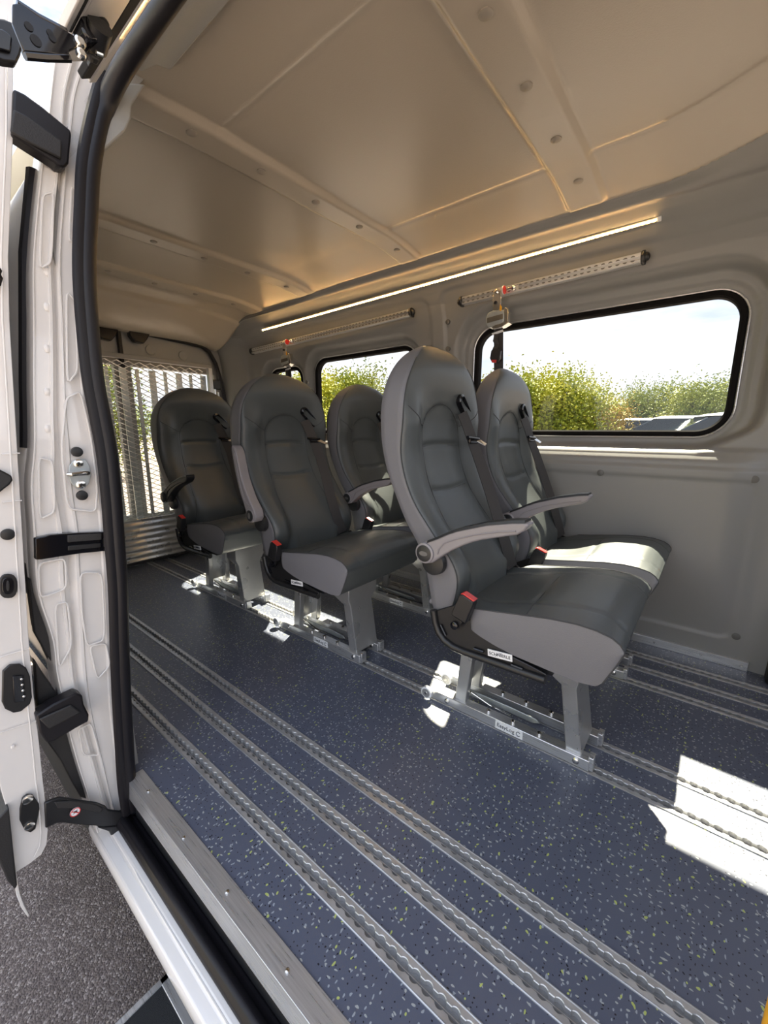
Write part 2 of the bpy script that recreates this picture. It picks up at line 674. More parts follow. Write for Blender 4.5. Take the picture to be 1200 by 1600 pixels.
# ---- far side lining
W1 = (-1.016, 0.012, 0.917, 1.402, 0.085)
W2 = (-2.250, -1.430, 0.918, 1.378, 0.075)
W3 = (-2.775, -2.430, 0.925, 1.352, 0.075)
PROF = [(2.0, 0.0), (2.0, 1.30), (1.995, 1.40), (1.980, 1.49), (1.955, 1.555), (1.925, 1.60), (1.890, 1.640), (1.850, 1.668), (1.815, 1.684), (1.79, 1.682), (1.775, 1.690), (1.765, 1.703), (1.74, 1.712)]
_al = [0.0]
for a, b in zip(PROF, PROF[1:]):
    _al.append(_al[-1] + math.hypot(b[0] - a[0], b[1] - a[1]))
PY = list(zip(_al, [p[0] for p in PROF]))
PZ = list(zip(_al, [p[1] for p in PROF]))


def lin_disp(x, z):
    d = 0.0
    for W, mrg in ((W1, 0.118), (W2, 0.085), (W3, 0.085)):
        s = sd_rr(x, z, W)
        mrg -= 0.033 * sstep(W[2] + 0.02, W[2] - 0.05, z) if mrg > 0.1 else 0
        d = max(d, 0.052 * (1 - sstep(mrg - 0.032, mrg, s)) + 0.006 * (1 - sstep(0.05, 0.056, s)))
    for W in (W1, W2):
        mk = sstep(W[0] - 0.24, W[0] - 0.06, x) * (1 - sstep(W[1] + 0.04, W[1] + 0.18, x))
        d -= mk * (0.062 - 0.030 * sstep(0.795, 0.838, z)) * (1 - sstep(0.837, 0.852, z)) * sstep(0.05, 0.45, z)
    # lower pressed panel and upper panels
    s = sd_rr(x, z, (-2.95, 0.145, 0.105, 0.742, 0.05))
    d += 0.007 * (1 - sstep(-0.012, 0.0, s)) * 1.0
    if z > 0.76:
        s = min(sd_rr(x, z, (-2.99, -1.262, 0.79, 1.60, 0.05)), sd_rr(x, z, (-1.195, 0.6, 0.77, 1.612, 0.06)))
        d += 0.010 * (1 - sstep(-0.015, 0.0, s))
    return d


def wall_pt(x, t):
    y, z = interp(t, PY), interp(t, PZ)
    y += lin_disp(x, z) * (1 if z < 1.62 else 0)
    k = sstep(-2.92, -3.15, x)
    y -= 0.14 * k
    if z > 1.6:
        z -= 0.13 * sstep(-2.7, -3.14, x) * sstep(1.6, 1.7, z)
    if t > _al[8]:
        y -= (1.755 - edge_y(x)) * sstep(_al[8], _al[-1], t)
    return (x, y, z)


def wall_keep(x, t):
    z = interp(t, PZ)
    return all(sd_rr(x, z, W) > 0.012 for W in (W1, W2, W3))


wr = grid(wall_pt, frange(-3.15, 0.262, 0.0095), frange(0, _al[-1], 0.0075), wall_keep).build('wall_right', M['wall'], smooth=True, angle=None, kind='structure')
mb = MB()
mb.box(-3.25, 1.45, 2.085, 2.10, -0.40, 0.895)
mb.box(-3.25, 1.45, 2.085, 2.10, 1.42, 1.62)
for a, b in ((-3.25, -2.80), (-2.41, -2.26), (-1.41, -1.035), (0.032, 0.42), (1.25, 1.45)):
    mb.box(a, b, 2.085, 2.10, 0.905, 1.42)
mb.prism([(-3.25, 2.10, 1.62), (-3.25, 2.08, 1.62), (-3.25, 1.94, 1.80), (-3.25, 1.98, 1.80)], (4.7, 0, 0))
mb.build('outer_skin', M['white'], wr)
for (u, v) in ((943, 737), (1178, 748), (1150, 994)):
    p = on('y', u, v, 2.0)
    yb = 2.0 + lin_disp(p.x, p.z)
    MB().tube([(p.x, yb + 0.003, p.z), (p.x, yb - 0.003, p.z), (p.x, yb - 0.005, p.z)], [0.0135, 0.0135, 0.009], 18).build('plug', M['plug'], wr, smooth=True)
for (u, v, yy) in ((878, 374, 1.93), (1111, 306, 1.93), (690, 427, 1.93), (700, 503, 1.985), (700, 545, 1.995), (480, 597, 2.0)):
    p = on('y', u, v, yy)
    MB().tube([(p.x, yy + 0.004, p.z), (p.x, yy - 0.006, p.z), (p.x, yy - 0.008, p.z)], [0.012, 0.012, 0.008], 16).build('plug', M['plug'], wr, smooth=True)
# base strip of bright aluminium along the lining
bs = MB().prism([(-3.0, 1.990, 0.0), (-3.0, 1.990, 0.036), (-3.0, 2.001, 0.038), (-3.0, 2.001, 0.0)], (3.205, 0, 0)).build('baseboard_right', M['alu'], bevel=0.001, kind='structure')
for x in (0.185, 0.06, -0.10, -0.4, -0.7, -1.0, -1.3):
    MB().tube([(x, 1.990, 0.018), (x, 1.987, 0.018)], [0.005, 0.004], 10).build('screw', M['chrome'], bs, smooth=True)


# ---- windows of the far side
def side_window(name, W, label):
    y = 2.062
    root = empty(name, ((W[0] + W[1]) / 2, y, W[2]), label=label, kind='structure')
    a, b = rr_loop(W, 0.0, 10), rr_loop(W, 0.024, 10)
    n = len(a)
    MB().loft([[(x, y - 0.004, z) for x, z in a], [(x, y - 0.012, z) for x, z in rr_loop(W, 0.006, 10)], [(x, y - 0.012, z) for x, z in rr_loop(W, 0.019, 10)],
               [(x, y - 0.004, z) for x, z in b], [(x, y + 0.030, z) for x, z in b], [(x, y + 0.030, z) for x, z in a], [(x, y - 0.004, z) for x, z in a]], True, False).build('window_seal', M['seal'], root, smooth=True)
    MB().tube([(x, y - 0.005, z) for x, z in rr_loop(W, 0.0275, 10)], 0.0038, 8, closed=True).build('bright_bead', M['alu'], root, smooth=True)
    g = rr_loop(W, 0.004, 10)
    MB().prism([(x, y + 0.010, z) for x, z in g], (0, 0.004, 0)).build('pane', M['glass'], root)
    return root


side_window('window_1', W1, 'large side window beside the front row of seats')
side_window('window_2', W2, 'side window behind the front seats, above the middle row')
side_window('window_3', W3, 'small rearmost side window near the caged ramp')

# cab side beyond the lining
mb = MB()
mb.prism([(0.262, 2.0, 0.0), (0.262, 2.07, 0.0), (0.34, 2.07, 0.0), (0.32, 1.99, 0.0), (0.29, 1.975, 0)], (0, 0, 1.66))
mb.build('trim_4', M['wall'], smooth=True, bevel=0.006, kind='structure')
MB().box(0.345, 1.40, 2.0, 2.06, -0.10, 0.90).build('door_4', M['cab'], bevel=0.02, kind='structure')

# ---- rear end
RX = -3.14
mb = MB()
mb.box(RX - 0.12, RX - 0.02, 0.28, 2.07, 1.50, 1.76)
mb.box(RX - 0.12, RX - 0.02, 1.90, 2.09, -0.40, 1.50)
mb.box(RX - 0.12, RX - 0.02, 0.22, 0.30, -0.40, 1.50)
mb.box(RX - 0.12, RX + 0.02, 0.30, 1.95, -0.40, -0.0)
wb = mb.build('wall_back', M['wall'], kind='structure')


def rear_leaf(name, y0, y1, label):
    r = empty(name, (RX, (y0 + y1) / 2, 0), label=label, kind='structure')
    wa, wb_ = y0 + (0.06 if y0 < 1 else 0.05), y1 - (0.04 if y0 < 1 else 0.12)
    mb = MB()
    x0, x1 = RX - 0.06, RX - 0.015
    mb.box(x0, x1, y0, y1, 0.0, 0.32)
    mb.box(x0, x1, y0, y1, 1.34, 1.60)
    mb.box(x0, x1, y0, wa, 0.32, 1.34)
    mb.box(x0, x1, wb_, y1, 0.32, 1.34)
    mb.build('door_panel', M['wall'], r)
    MB().box(x0 + 0.01, x0 + 0.014, wa - 0.01, wb_ + 0.01, 0.31, 1.35).build('pane', M['glass'], r)  # opening shaped lower than a real pane, to brighten the mesh ramp
    return r


d2 = rear_leaf('door_2', 0.31, 1.127, 'rear door leaf nearer the sliding door')
d3 = rear_leaf('door_3', 1.139, 1.90, 'rear door leaf nearer the side windows')
# gap seal between the leaves and seal around the frame
MB().box(RX - 0.03, RX + 0.012, 1.122, 1.146, 0.0, 1.56).build('gap_seal', M['rubber'], d3, bevel=0.004)
pts = [on('x', u, v, RX + 0.012) for u, v in ((110, 500), (140, 505), (185, 514), (230, 522), (290, 535), (314, 541), (327, 550), (337, 568), (346, 598), (354, 640), (358, 690))]
pts += [Vector((RX + 0.012, 1.895, 0.85)), Vector((RX + 0.012, 1.90, 0.5)), Vector((RX + 0.012, 1.90, 0.02))]
MB().tube(pts, 0.014, 10, up=(1, 0, 0)).build('door_frame_seal', M['rubber'], wb, smooth=True)
for (u, v) in ((235, 547), (286, 556)):
    p = on('x', u, v, RX - 0.014)
    MB().tube([(p.x, p.y, p.z), (p.x + 0.006, p.y, p.z), (p.x + 0.003, p.y, p.z)], [0.034, 0.031, 0.025], 24).build('round_boss', M['wall'], d3, smooth=True)
for (u, v, dd, nm) in ((163, 523, d2, 'latch'), (214, 528, d3, 'latch')):
    p = on('x', u, v, RX + 0.0)
    o = MB().prism([(p.x, p.y - 0.06, p.z + 0.035), (p.x, p.y + 0.07, p.z + 0.035), (p.x, p.y + 0.045, p.z - 0.01), (p.x, p.y + 0.02, p.z - 0.04), (p.x, p.y - 0.035, p.z - 0.035), (p.x, p.y - 0.06, p.z)], (0.05, 0, 0)).build(nm, M['glossblack'], dd, bevel=0.006)
# rear header trim ledge
MB().prism([(RX + 0.0, 0.35, 1.60), (RX + 0.04, 0.35, 1.565), (RX + 0.07, 0.35, 1.555), (RX + 0.075, 0.35, 1.63)], (0, 1.50, 0)).build('trim_5', M['trimgrey'], bevel=0.006, kind='structure')
MB().box(RX - 0.02, -3.02, 0.32, 1.90, 0.0, 0.022).build('rear_sill', M['alu'], wb, bevel=0.003)

# ---- near side inner wall and body outside the picture
mb = MB()
mb.box(-3.2, -1.155, 0.31, 0.335, -0.05, 1.45)
mb.prism([(-3.2, 0.31, 1.45), (-3.2, 0.335, 1.45), (-3.2, 0.55, 1.745), (-3.2, 0.50, 1.78)], (2.05, 0, 0))
mb.box(0.42, 1.45, 0.24, 0.30, -0.45, 1.50)
mb.prism([(0.42, 0.24, 1.50), (0.42, 0.30, 1.50), (0.42, 0.55, 1.745), (0.42, 0.50, 1.78)], (1.03, 0, 0))
mb.build('wall_left', M['wall'], kind='structure')
mb = MB()
mb.box(1.40, 1.45, 0.24, 2.09, -0.45, 0.85)
mb.box(1.40, 1.45, 0.24, 2.09, 1.55, 1.80)
mb.build('wall_front', M['cab'], kind='structure')

# ================================================================== NEAR DOORWAY
PX = -1.12                                     # plane of the rear door post
SEALPX = [(253, 0), (212, 60), (172, 125), (153, 195), (141, 260), (137, 330), (134, 420), (138, 500), (147, 590), (158, 650), (168, 705), (175, 770), (181, 850), (186, 920), (188, 1000), (191, 1080), (195, 1150), (199, 1215), (206, 1262)]
corner = on('x', 172, 125, PX)
HY, HZ = corner.y, corner.z                    # height of the doorway head
sp = []
for (u, v) in SEALPX[2:]:
    sp.append(on('x', u, v, PX))
p1 = on('y', 212, 60, HY)
head = [Vector((x, HY + 0.012 * (1 if x > -0.9 else 0.4), HZ - 0.004 + 0.02 * sstep(PX, -0.8, x))) for x in (0.42, 0.2, -0.1, -0.4, -0.7, -0.85, -0.97)]
ha = Vector((-0.93, HY + 0.012, HZ + 0.014))
hc_ = Vector((PX - 0.012, HY + 0.008, HZ + 0.010))
path = head[:5] + [ha * (1 - t) ** 2 + hc_ * 2 * t * (1 - t) + sp[1] * t * t for t in (0, 0.2, 0.4, 0.6, 0.8, 1)] + sp[2:]
def smooth_path(P, n=5):
    out = []
    for i in range(len(P) - 1):
        a, b, c, d = P[max(i - 1, 0)], P[i], P[i + 1], P[min(i + 2, len(P) - 1)]
        for k in range(n):
            t = k / n
            out.append(0.5 * (2 * b + (c - a) * t + (2 * a - 5 * b + 4 * c - d) * t * t + (3 * b - a - 3 * c + d) * t ** 3))
    return out + [P[-1]]


path = smooth_path(path)
MB().tube(path, 0.0215, 16, flat=0.9, up=(0, -1, 0.25)).build('doorway_seal', M['rubber'], smooth=True)
tag(bpy.data.objects['doorway_seal'], 'thick black rubber seal running round the sliding doorway', 'seal')
# its flat lip lying over the white post
lip = [p + Vector((0.012, -0.016, 0)) for p in smooth_path(sp)]
MB().tube(lip, 0.012, 8, flat=0.7).build('seal_lip', M['rubber'], bpy.data.objects['doorway_seal'], smooth=True)

# white post: rows across the face that looks forward
ROWS = [(50, 92, 128, 205), (95, 84, 118, 172), (150, 78, 104, 148), (200, 73, 100, 138), (270, 62, 95, 124), (400, 50, 84, 119), (500, 50, 87, 124), (600, 50, 88, 132),
        (650, 51, 88, 142), (700, 51, 90, 153), (760, 46, 92, 160), (830, 50, 104, 165), (870, 52, 105, 168), (930, 58, 108, 171), (1000, 81, 113, 174), (1050, 87, 117, 176),
        (1100, 98, 125, 178), (1150, 108, 138, 182), (1200, 122, 152, 188), (1250, 138, 166, 194), (1300, 150, 182, 210)]
PJ = -1.15
rings = []
for (v, l, g, r) in ROWS:
    row = []
    fl_ = 1.0
    for k, (t, dx) in enumerate(((-0.03, -0.030), (0.0, -0.004), (0.03, 0.004), (0.09, 0.004), (0.12, 0.0), (0.72, 0.0), (0.75, 0.004), (0.85, 0.004), (0.90, -0.010), (1.06, -0.012), (1.16, 0.001),
                                 (1.20, 0.004), (1.27, 0.004), (1.31, 0.0), (1.84, 0.0), (1.88, 0.004), (1.96, 0.004), (2.0, 0.0), (2.2, -0.03))):
        u = l + (g - l) * t if t <= 1 else g + (r - g) * (t - 1)
        p = on('x', u, v, PJ)
        row.append((p.x + dx, p.y, p.z))
    rings.append(row)


def densify(rings, n):
    out = []
    for i in range(len(rings) - 1):
        for k in range(n):
            t = k / n
            i0, i3 = max(i - 1, 0), min(i + 2, len(rings) - 1)
            row = []
            for a, b, c, d in zip(rings[i0], rings[i], rings[i + 1], rings[i3]):
                row.append(tuple(0.5 * ((2 * b[q]) + (-a[q] + c[q]) * t + (2 * a[q] - 5 * b[q] + 4 * c[q] - d[q]) * t * t + (-a[q] + 3 * b[q] - 3 * c[q] + d[q]) * t ** 3) for q in range(3)))
            out.append(row)
    out.append(rings[-1])
    return out


rings = densify(rings, 4)
rings = [r + [(x - 0.05 if k else x - 0.02, y, z) for k, (x, y, z) in enumerate(reversed(r))] for r in rings]
post = MB().loft(rings).build('trim_1', M['white'], smooth=True, angle=24, kind='structure')
tag(post, 'white painted door post behind the black doorway seal')


def onj(u, v, dx=0.0):
    return on('x', u, v, PJ + dx)


# pressed recesses and beads on the post
for loop in ([(112, 290), (120, 300), (117, 380), (108, 375)], [(66, 305), (84, 300), (80, 410), (62, 420)], [(104, 455), (118, 470), (122, 580), (105, 600)],
             [(103, 622), (126, 612), (142, 680), (152, 760), (150, 800), (105, 795), (96, 700)], [(60, 715), (82, 720), (86, 800), (62, 812)],
             [(125, 895), (160, 895), (164, 1000), (136, 1010), (128, 960)], [(60, 880), (102, 872), (104, 920), (62, 935)], [(86, 945), (106, 940), (112, 1010), (92, 1045)],
             [(140, 1010), (166, 1005), (172, 1040), (152, 1062)], [(122, 1140), (142, 1130), (156, 1180), (130, 1180)]):
    pts = [onj(u, v, 0.008) for u, v in loop]
    m2 = []
    n = len(pts)
    for i in range(n):
        a, b, c = pts[i - 1], pts[i], pts[(i + 1) % n]
        pa, pc = b + (a - b) * 0.22, b + (c - b) * 0.22
        for t in (0, 0.33, 0.66, 1):
            m2.append(pa * (1 - t) ** 2 + b * 2 * t * (1 - t) + pc * t * t)
    MB().tube(m2, 0.0022, 6, closed=True).build('pressed_bead', M['white'], post, smooth=True)
for (u, v) in ((74, 480), (74, 545), (74, 612), (75, 670), (74, 425)):
    p = onj(u, v, 0.0)
    MB().ball(p, 0.007, (0.6, 1, 1.4), 10).build('spot_weld', M['white'], post, smooth=True)

# striker on the post
sp0 = onj(124, 739, 0.014)
st = empty('door_striker', sp0, 'steel door striker plate bolted to the white post', 'striker')
PL = [(124, 717), (133, 718), (139, 727), (142, 741), (138, 756), (128, 766), (119, 764), (110, 754), (106, 741), (108, 727), (114, 719)]
MB().prism([onj(u, v, 0.012) for u, v in PL], (0.004, 0, 0)).build('plate', M['zinc'], st, bevel=0.001)
MB().tube([onj(108, 742, 0.016), onj(108, 741, 0.034), onj(112, 741, 0.038), onj(133, 739, 0.038), onj(137, 739, 0.034), onj(137, 740, 0.016)], 0.0052, 10).build('striker_bar', M['chrome'], st, smooth=True)
for (u, v) in ((122, 724), (126, 757)):
    p = onj(u, v, 0.016)
    o = MB().tube([p, p + Vector((0.004, 0, 0)), p + Vector((0.005, 0, 0))], [0.0095, 0.0095, 0.006], 14).build('bolt', M['chrome'], st, smooth=True)
    MB().tube([p + Vector((0.005, 0, 0)), p + Vector((0.0056, 0, 0))], 0.0035, 6).build('socket', M['blackpl'], o)
for (u, v) in ((120, 706), (128, 774)):
    p = onj(u, v, 0.010)
    MB().tube([p, p + Vector((0.005, 0, 0)), p + Vector((0.006, 0, 0))], [0.0118, 0.011, 0.006], 16).build('bump_stop', M['blackpl'], post, smooth=True)

# dark rail end crossing the post at mid height
t = empty('middle_door_track', onj(105, 850), 'black middle track end crossing the white post', 'track')
MB().prism([onj(u, v, -0.01) for u, v in ((50, 838), (75, 833), (118, 830), (160, 829), (162, 834), (160, 858), (118, 862), (60, 871), (51, 871))], (0.026, 0, 0)).build('track_housing', M['glossblack'], t, bevel=0.002)
MB().prism([onj(u, v, 0.017) for u, v in ((105, 836), (158, 833), (158, 843), (105, 847))], (0.004, 0, 0)).build('track_insert', M['clad'], t, bevel=0.001)
MB().prism([onj(u, v, 0.017) for u, v in ((106, 853), (157, 848), (157, 855), (106, 860))], (0.003, 0, 0)).build('track_lower_lip', M['blackpl'], t, bevel=0.001)
MB().prism([onj(u, v, 0.0) for u, v in ((158, 838), (165, 838), (165, 853), (158, 853))], (0.02, 0, 0)).build('end_stop', M['blackpl'], t, bevel=0.002)

# upper black bracket reaching from the door to the post
b_ = empty('upper_door_bracket', onj(60, 215, 0.02), 'black ribbed plastic bracket between door and post, near the roof', 'bracket')
MB().prism([onj(u, v, 0.0) for u, v in ((15, 152), (32, 160), (60, 180), (103, 215), (104, 222), (101, 250), (100, 265), (94, 272), (84, 270), (78, 264), (45, 243), (12, 222))], (0.035, 0, 0)).build('bracket_body', M['rubber'], b_, bevel=0.004)
MB().prism([onj(u, v, 0.035) for u, v in ((20, 172), (40, 182), (96, 222), (95, 250), (55, 230), (15, 208))], (0.006, 0, 0)).build('raised_face', M['clad'], b_, bevel=0.003)
# lower black bracket and cladding
b_ = empty('lower_door_bracket', onj(95, 1115, 0.02), 'black plastic bracket reaching over the post above the sill', 'bracket')
MB().prism([onj(u, v, 0.01) for u, v in ((50, 1108), (75, 1092), (112, 1074), (122, 1078), (124, 1092), (132, 1108), (131, 1118), (112, 1128), (78, 1148), (66, 1150), (56, 1135))], (0.035, 0, 0)).build('bracket_body', M['rubber'], b_, bevel=0.004)
MB().prism([onj(u, v, 0.045) for u, v in ((60, 1122), (110, 1100), (126, 1112), (76, 1138))], (0.006, 0, 0)).build('raised_face', M['clad'], b_, bevel=0.003)

# body side behind the post, with its dark quarter window
YS = [(v, l) for (v, l, g, r) in ROWS if 240 <= v <= 960]
rr = []
for v, l in YS:
    p = on('x', l + 2, v, PJ - 0.05)
    rr.append(p)
rings = [[(x, p.y, p.z) for x in (PJ - 0.045, -2.0, -3.2)] for p in rr]
qp = MB().loft(rings, closed=False, caps=False).build('trim_2', M['white'], smooth=True, angle=None, kind='structure')
qp.modifiers.new('solid', 'SOLIDIFY').thickness = 0.015
tag(qp, 'white body side behind the doorway')
wn = [p for (v, l), p in zip(YS, rr) if 260 <= v <= 700]
top_, bot_ = wn[0], wn[-1]
gl = MB()
gl.loft([[(x, p.y - 0.010, p.z) for x in (PJ - 0.06, -1.6, -2.6)] for p in wn], closed=False, caps=False)
w5 = gl.build('window_5', M['tint'], smooth=True, angle=None, kind='structure')
MB().tube([(PJ - 0.055, p.y - 0.010, p.z) for p in wn], 0.014, 8).build('window_edge_seal', M['rubber'], w5, smooth=True)
# black side cladding under the body side, seen in the gap
cl = empty('side_cladding', (PJ - 0.06, 0.17, -0.3), 'black textured cladding panels in the gap beside the white post', 'cladding')
MB().prism([onj(u, v, -0.075) for u, v in ((36, 700), (50, 715), (50, 830), (56, 905), (60, 925), (88, 1048), (84, 1052), (66, 1015), (48, 975), (38, 900))], (0.02, 0, 0)).build('upper_cladding', M['clad'], cl, bevel=0.003)
MB().prism([onj(u, v, -0.045) for u, v in ((42, 900), (62, 920), (80, 938), (84, 1000), (90, 1048), (70, 1020), (50, 985))], (0.02, 0, 0)).build('middle_cladding', M['clad'], cl, bevel=0.003)
MB().prism([onj(u, v, -0.05) for u, v in ((50, 1025), (62, 1045), (90, 1085), (100, 1100), (122, 1135), (128, 1180), (134, 1225), (132, 1240), (120, 1236), (108, 1215), (90, 1180), (68, 1150), (55, 1100))], (0.03, 0, 0)).build('lower_cladding', M['clad'], cl, bevel=0.003)

# ---- doorway head: outer gutter, white header, track, flange, inner trim
def hx(u, v):
    return on('x', u, v, -0.85)


def head_strip(name, us, m, label=None, dz=0.0, x0=None, x1=0.42, kind='structure', parent=None, v=60, vend=105):
    """strip between two sight points on the section plane x = -0.85, run along the head"""
    a, b = hx(us[0], v), hx(us[1], v)
    n = Vector((0, -(b.z - a.z), (b.y - a.y))).normalized()
    th = 0.012
    if n.dot(Vector((0, a.y, a.z - CAM_H))) < 0:
        n = -n
    vp = lambda uu, vv: -210 + (uu + 210) * (672 - vv) / (672 - v)
    if x0 is None:
        x0 = on('y', vp((us[0] + us[1]) / 2, vend), vend, (a.y + b.y) / 2).x
    P = [(a.y, a.z + dz), (b.y, b.z + dz), (b.y + n.y * th, b.z + n.z * th + dz), (a.y + n.y * th, a.z + n.z * th + dz)]
    o = MB().prism([(x0, y, z) for y, z in P], (x1 - x0, 0, 0)).build(name, m, parent, bevel=0.002, kind=kind if parent is None else None)
    if label:
        o['label'] = label
    return o


hd = head_strip('trim_3', (112, 168), M['white'], 'white painted doorway head above the seal', vend=96)
head_strip('gutter_edge', (94, 104), M['white'], parent=hd, vend=52)
head_strip('gutter_channel', (103, 109), M['clad'], parent=hd, vend=52)
head_strip('gutter_lip', (108, 114), M['white'], parent=hd, vend=56)
tr = head_strip('upper_door_track', (167, 183), M['void'], kind=None, vend=124)
tag(tr, 'dark upper running track for the sliding door in the doorway head', 'track')
head_strip('track_edge', (182, 185), M['white'], parent=tr, vend=126)
head_strip('flange', (185, 197), M['white'], parent=hd, vend=130)
# light coloured inner trim between seal and ceiling
c0 = (HY + 0.015, HZ + 0.0)
ti = MB()
prf = [(HY + 0.012, HZ - 0.004), (HY + 0.034, HZ + 0.000), (HY + 0.066, HZ + 0.030), (0.546, 1.699), (0.552, 1.735), (0.50, 1.755), (HY, 1.75)]
ti.prism([(-1.045, y, z) for y, z in prf], (1.46, 0, 0))
to = ti.build('trim_6', M['trimgrey'], bevel=0.004, kind='structure')
c1 = [onj(u, v, 0.04) for u, v in ((192, 128), (228, 131), (206, 165), (205, 186), (196, 205), (166, 232), (150, 252), (146, 200))]
MB().prism(c1, (-0.05, 0, 0)).build('corner_cover', M['trimgrey'], to, bevel=0.004)

# ---- sill: aluminium angle, rubber, white sill, skirt
tr_ = empty('sill_angle', (-0.4, 0.31, 0), 'aluminium edge angle screwed along the floor at the open doorway', 'edge trim')
MB().prism([(-1.12, 0.292, 0.0035), (-1.12, 0.333, 0.0035), (-1.12, 0.333, 0.0005), (-1.12, 0.292, 0.0005)], (1.55, 0, 0)).build('top_face', M['alu'], tr_, bevel=0.0008)
MB().prism([(-1.10, 0.292, 0.0035), (-1.10, 0.287, -0.045), (-1.10, 0.2905, -0.045), (-1.10, 0.295, 0.0)], (1.53, 0, 0)).build('side_face', M['alu'], tr_, bevel=0.0006)
for (u, v) in ((232, 1236), (287, 1309), (355, 1394), (449, 1517)):
    p = on('z', u, v, 0.004)
    o = MB().tube([p, p + Vector((0, 0, 0.0022)), p + Vector((0, 0, 0.003))], [0.0042, 0.0038, 0.002], 12).build('screw', M['chrome'], tr_, smooth=True)
MB().prism([(-1.14, 0.255, -0.122), (-1.14, 0.250, -0.105), (-1.14, 0.262, -0.088), (-1.14, 0.276, -0.092), (-1.14, 0.284, -0.105), (-1.14, 0.300, -0.110), (-1.14, 0.300, -0.14)], (1.56, 0, 0)).build('sill_seal', M['rubber'], bevel=0.006)
tag(bpy.data.objects['sill_seal'], 'black rubber seal along the sill below the aluminium angle', 'seal')
MB().box(-1.14, 0.42, 0.2975, 0.31, -0.16, -0.053).build('sill_gap', M['void'], bpy.data.objects['sill_seal'])
S = MB()
S.prism([(-1.20, 0.272, -0.118), (-1.20, 0.243, -0.120), (-1.20, 0.238, -0.126), (-1.20, 0.234, -0.1265), (-1.20, 0.216, -0.130), (-1.20, 0.211, -0.140), (-1.20, 0.211, -0.165), (-1.20, 0.30, -0.165), (-1.20, 0.30, -0.12)], (1.62, 0, 0))
sl = S.build('trim_7', M['white'], bevel=0.003, kind='structure')
tag(sl, 'white painted sill below the doorway')
MB().tube([(x_, 0.2405 + 0.018 * sstep(-0.93, -1.1, x_), -0.1225) for x_ in frange(-1.12, 0.42, 0.03)], 0.0022, 6).build('sill_bead', M['white'], sl, smooth=True)
MB().box(-3.2, 1.4, 0.262, 0.30, -0.42, -0.166).build('skirt', M['clad'], sl)

# ---- pull-out step below the sill
sg = empty('side_step', (-0.3, 0.15, -0.3), 'black grip step with aluminium edge below the doorway', 'step')
a = on('z', 264, 1517, -0.30)
sx = a.x
MB().box(sx + 0.014, 0.45, -0.30, 0.222, -0.318, -0.300).build('grip_surface', M['grit'], sg)
mb = MB()
mb.box(sx, sx + 0.014, -0.31, 0.26, -0.325, -0.298)
mb.box(sx, 0.45, 0.222, 0.262, -0.325, -0.298)
mb.build('step_frame', M['alu'], sg, bevel=0.0015)
MB().box(sx + 0.02, 0.45, -0.29, 0.262, -0.34, -0.319).build('step_tray', M['blackpl'], sg)
for x_ in (-0.6, 0.2):
    MB().box(x_, x_ + 0.05, 0.16, 0.30, -0.50, -0.335).build('support_arm', M['blackpl'], sg, bevel=0.004)

# ---- sliding door, slid back outside the body: its front edge faces the camera
DX = -1.12


def ond(u, v, dx=0.0):
    return on('x', u, v, DX + dx)


EDGE = [(-160, -80), (22, -40), (24, 20), (22, 110), (22, 200), (18, 300), (14, 400), (16, 500), (22, 600), (28, 700), (34, 800), (40, 900), (46, 1000), (54, 1090), (62, 1160), (68, 1220), (73, 1262), (76, 1300),
        (74, 1322), (66, 1338), (48, 1352), (26, 1366)]
OUT = [(24, 1366), (16, 1300), (10, 1262), (2, 1235), (-14, 1150), (-40, 1000), (-60, 850), (-75, 700), (-85, 500), (-120, 200)]
dr = empty('door_1', ond(10, 1300), 'white sliding door, slid back beside the doorway', kind='structure')
# edge face: bevelled rim then body going back along the van
loop = [ond(u, v) for u, v in EDGE + OUT]
cen = sum(loop, Vector()) / len(loop)
mb = MB()
back = [p + Vector((-1.2, 0, 0)) for p in loop]
mb.loft([[p + Vector((-0.006, 0, 0)) + (cen - p).normalized() * -0.0 for p in loop], back], True, True)
mb.build('door_panel', M['white'], dr, bevel=0.006, seg=3)
# outer skin lip curling below
MB().prism([ond(u, v) for u, v in ((18, 1310), (26, 1366), (31, 1396), (38, 1415), (46, 1430), (44, 1434), (34, 1420), (26, 1400), (21, 1366), (14, 1310))], (-1.2, 0, 0)).build('skin_hem', M['white'], dr, bevel=0.001)
MB().prism([ond(u, v, 0.012) for u, v in ((-8, 1285), (14, 1262), (20, 1318), (27, 1384), (24, 1391), (12, 1378), (2, 1355), (-8, 1330))], (-1.1, 0, 0)).build('door_cladding', M['clad'], dr, bevel=0.003)
# raised inner flange line of the edge face
MB().tube([ond(u - 12, v, 0.002) for u, v in EDGE[2:20]], 0.0016, 6).build('edge_crease', M['white'], dr, smooth=True)
for (a_, b_) in (((0, 1027), (46, 1013)), ((0, 1145), (60, 1125)), ((2, 710), (31, 708)), ((4, 785), (34, 782))):
    MB().tube([ond(*a_, 0.0), ond(*b_, 0.0)], 0.0013, 6).build('edge_seam', M['white'], dr, smooth=True)
MB().prism([ond(u, v, -0.002) for u, v in ((-12, 425), (-2, 418), (3, 424), (1, 430), (4, 436), (1, 447), (-12, 455))], (0.006, 0, 0)).build('edge_latch', M['glossblack'], dr, bevel=0.001)
MB().prism([ond(u, v, -0.002) for u, v in ((-10, 728), (0, 734), (8, 738), (17, 743), (19, 750), (14, 757), (6, 763), (0, 768), (-10, 772))], (0.008, 0, 0)).build('guide_wedge', M['blackpl'], dr, bevel=0.003)
p = ond(12, 835)
MB().tube([p, p + Vector((0.003, 0, 0)), p + Vector((0.004, 0, 0))], [0.0120, 0.0115, 0.007], 20).build('blanking_plug', M['blackpl'], dr, smooth=True)


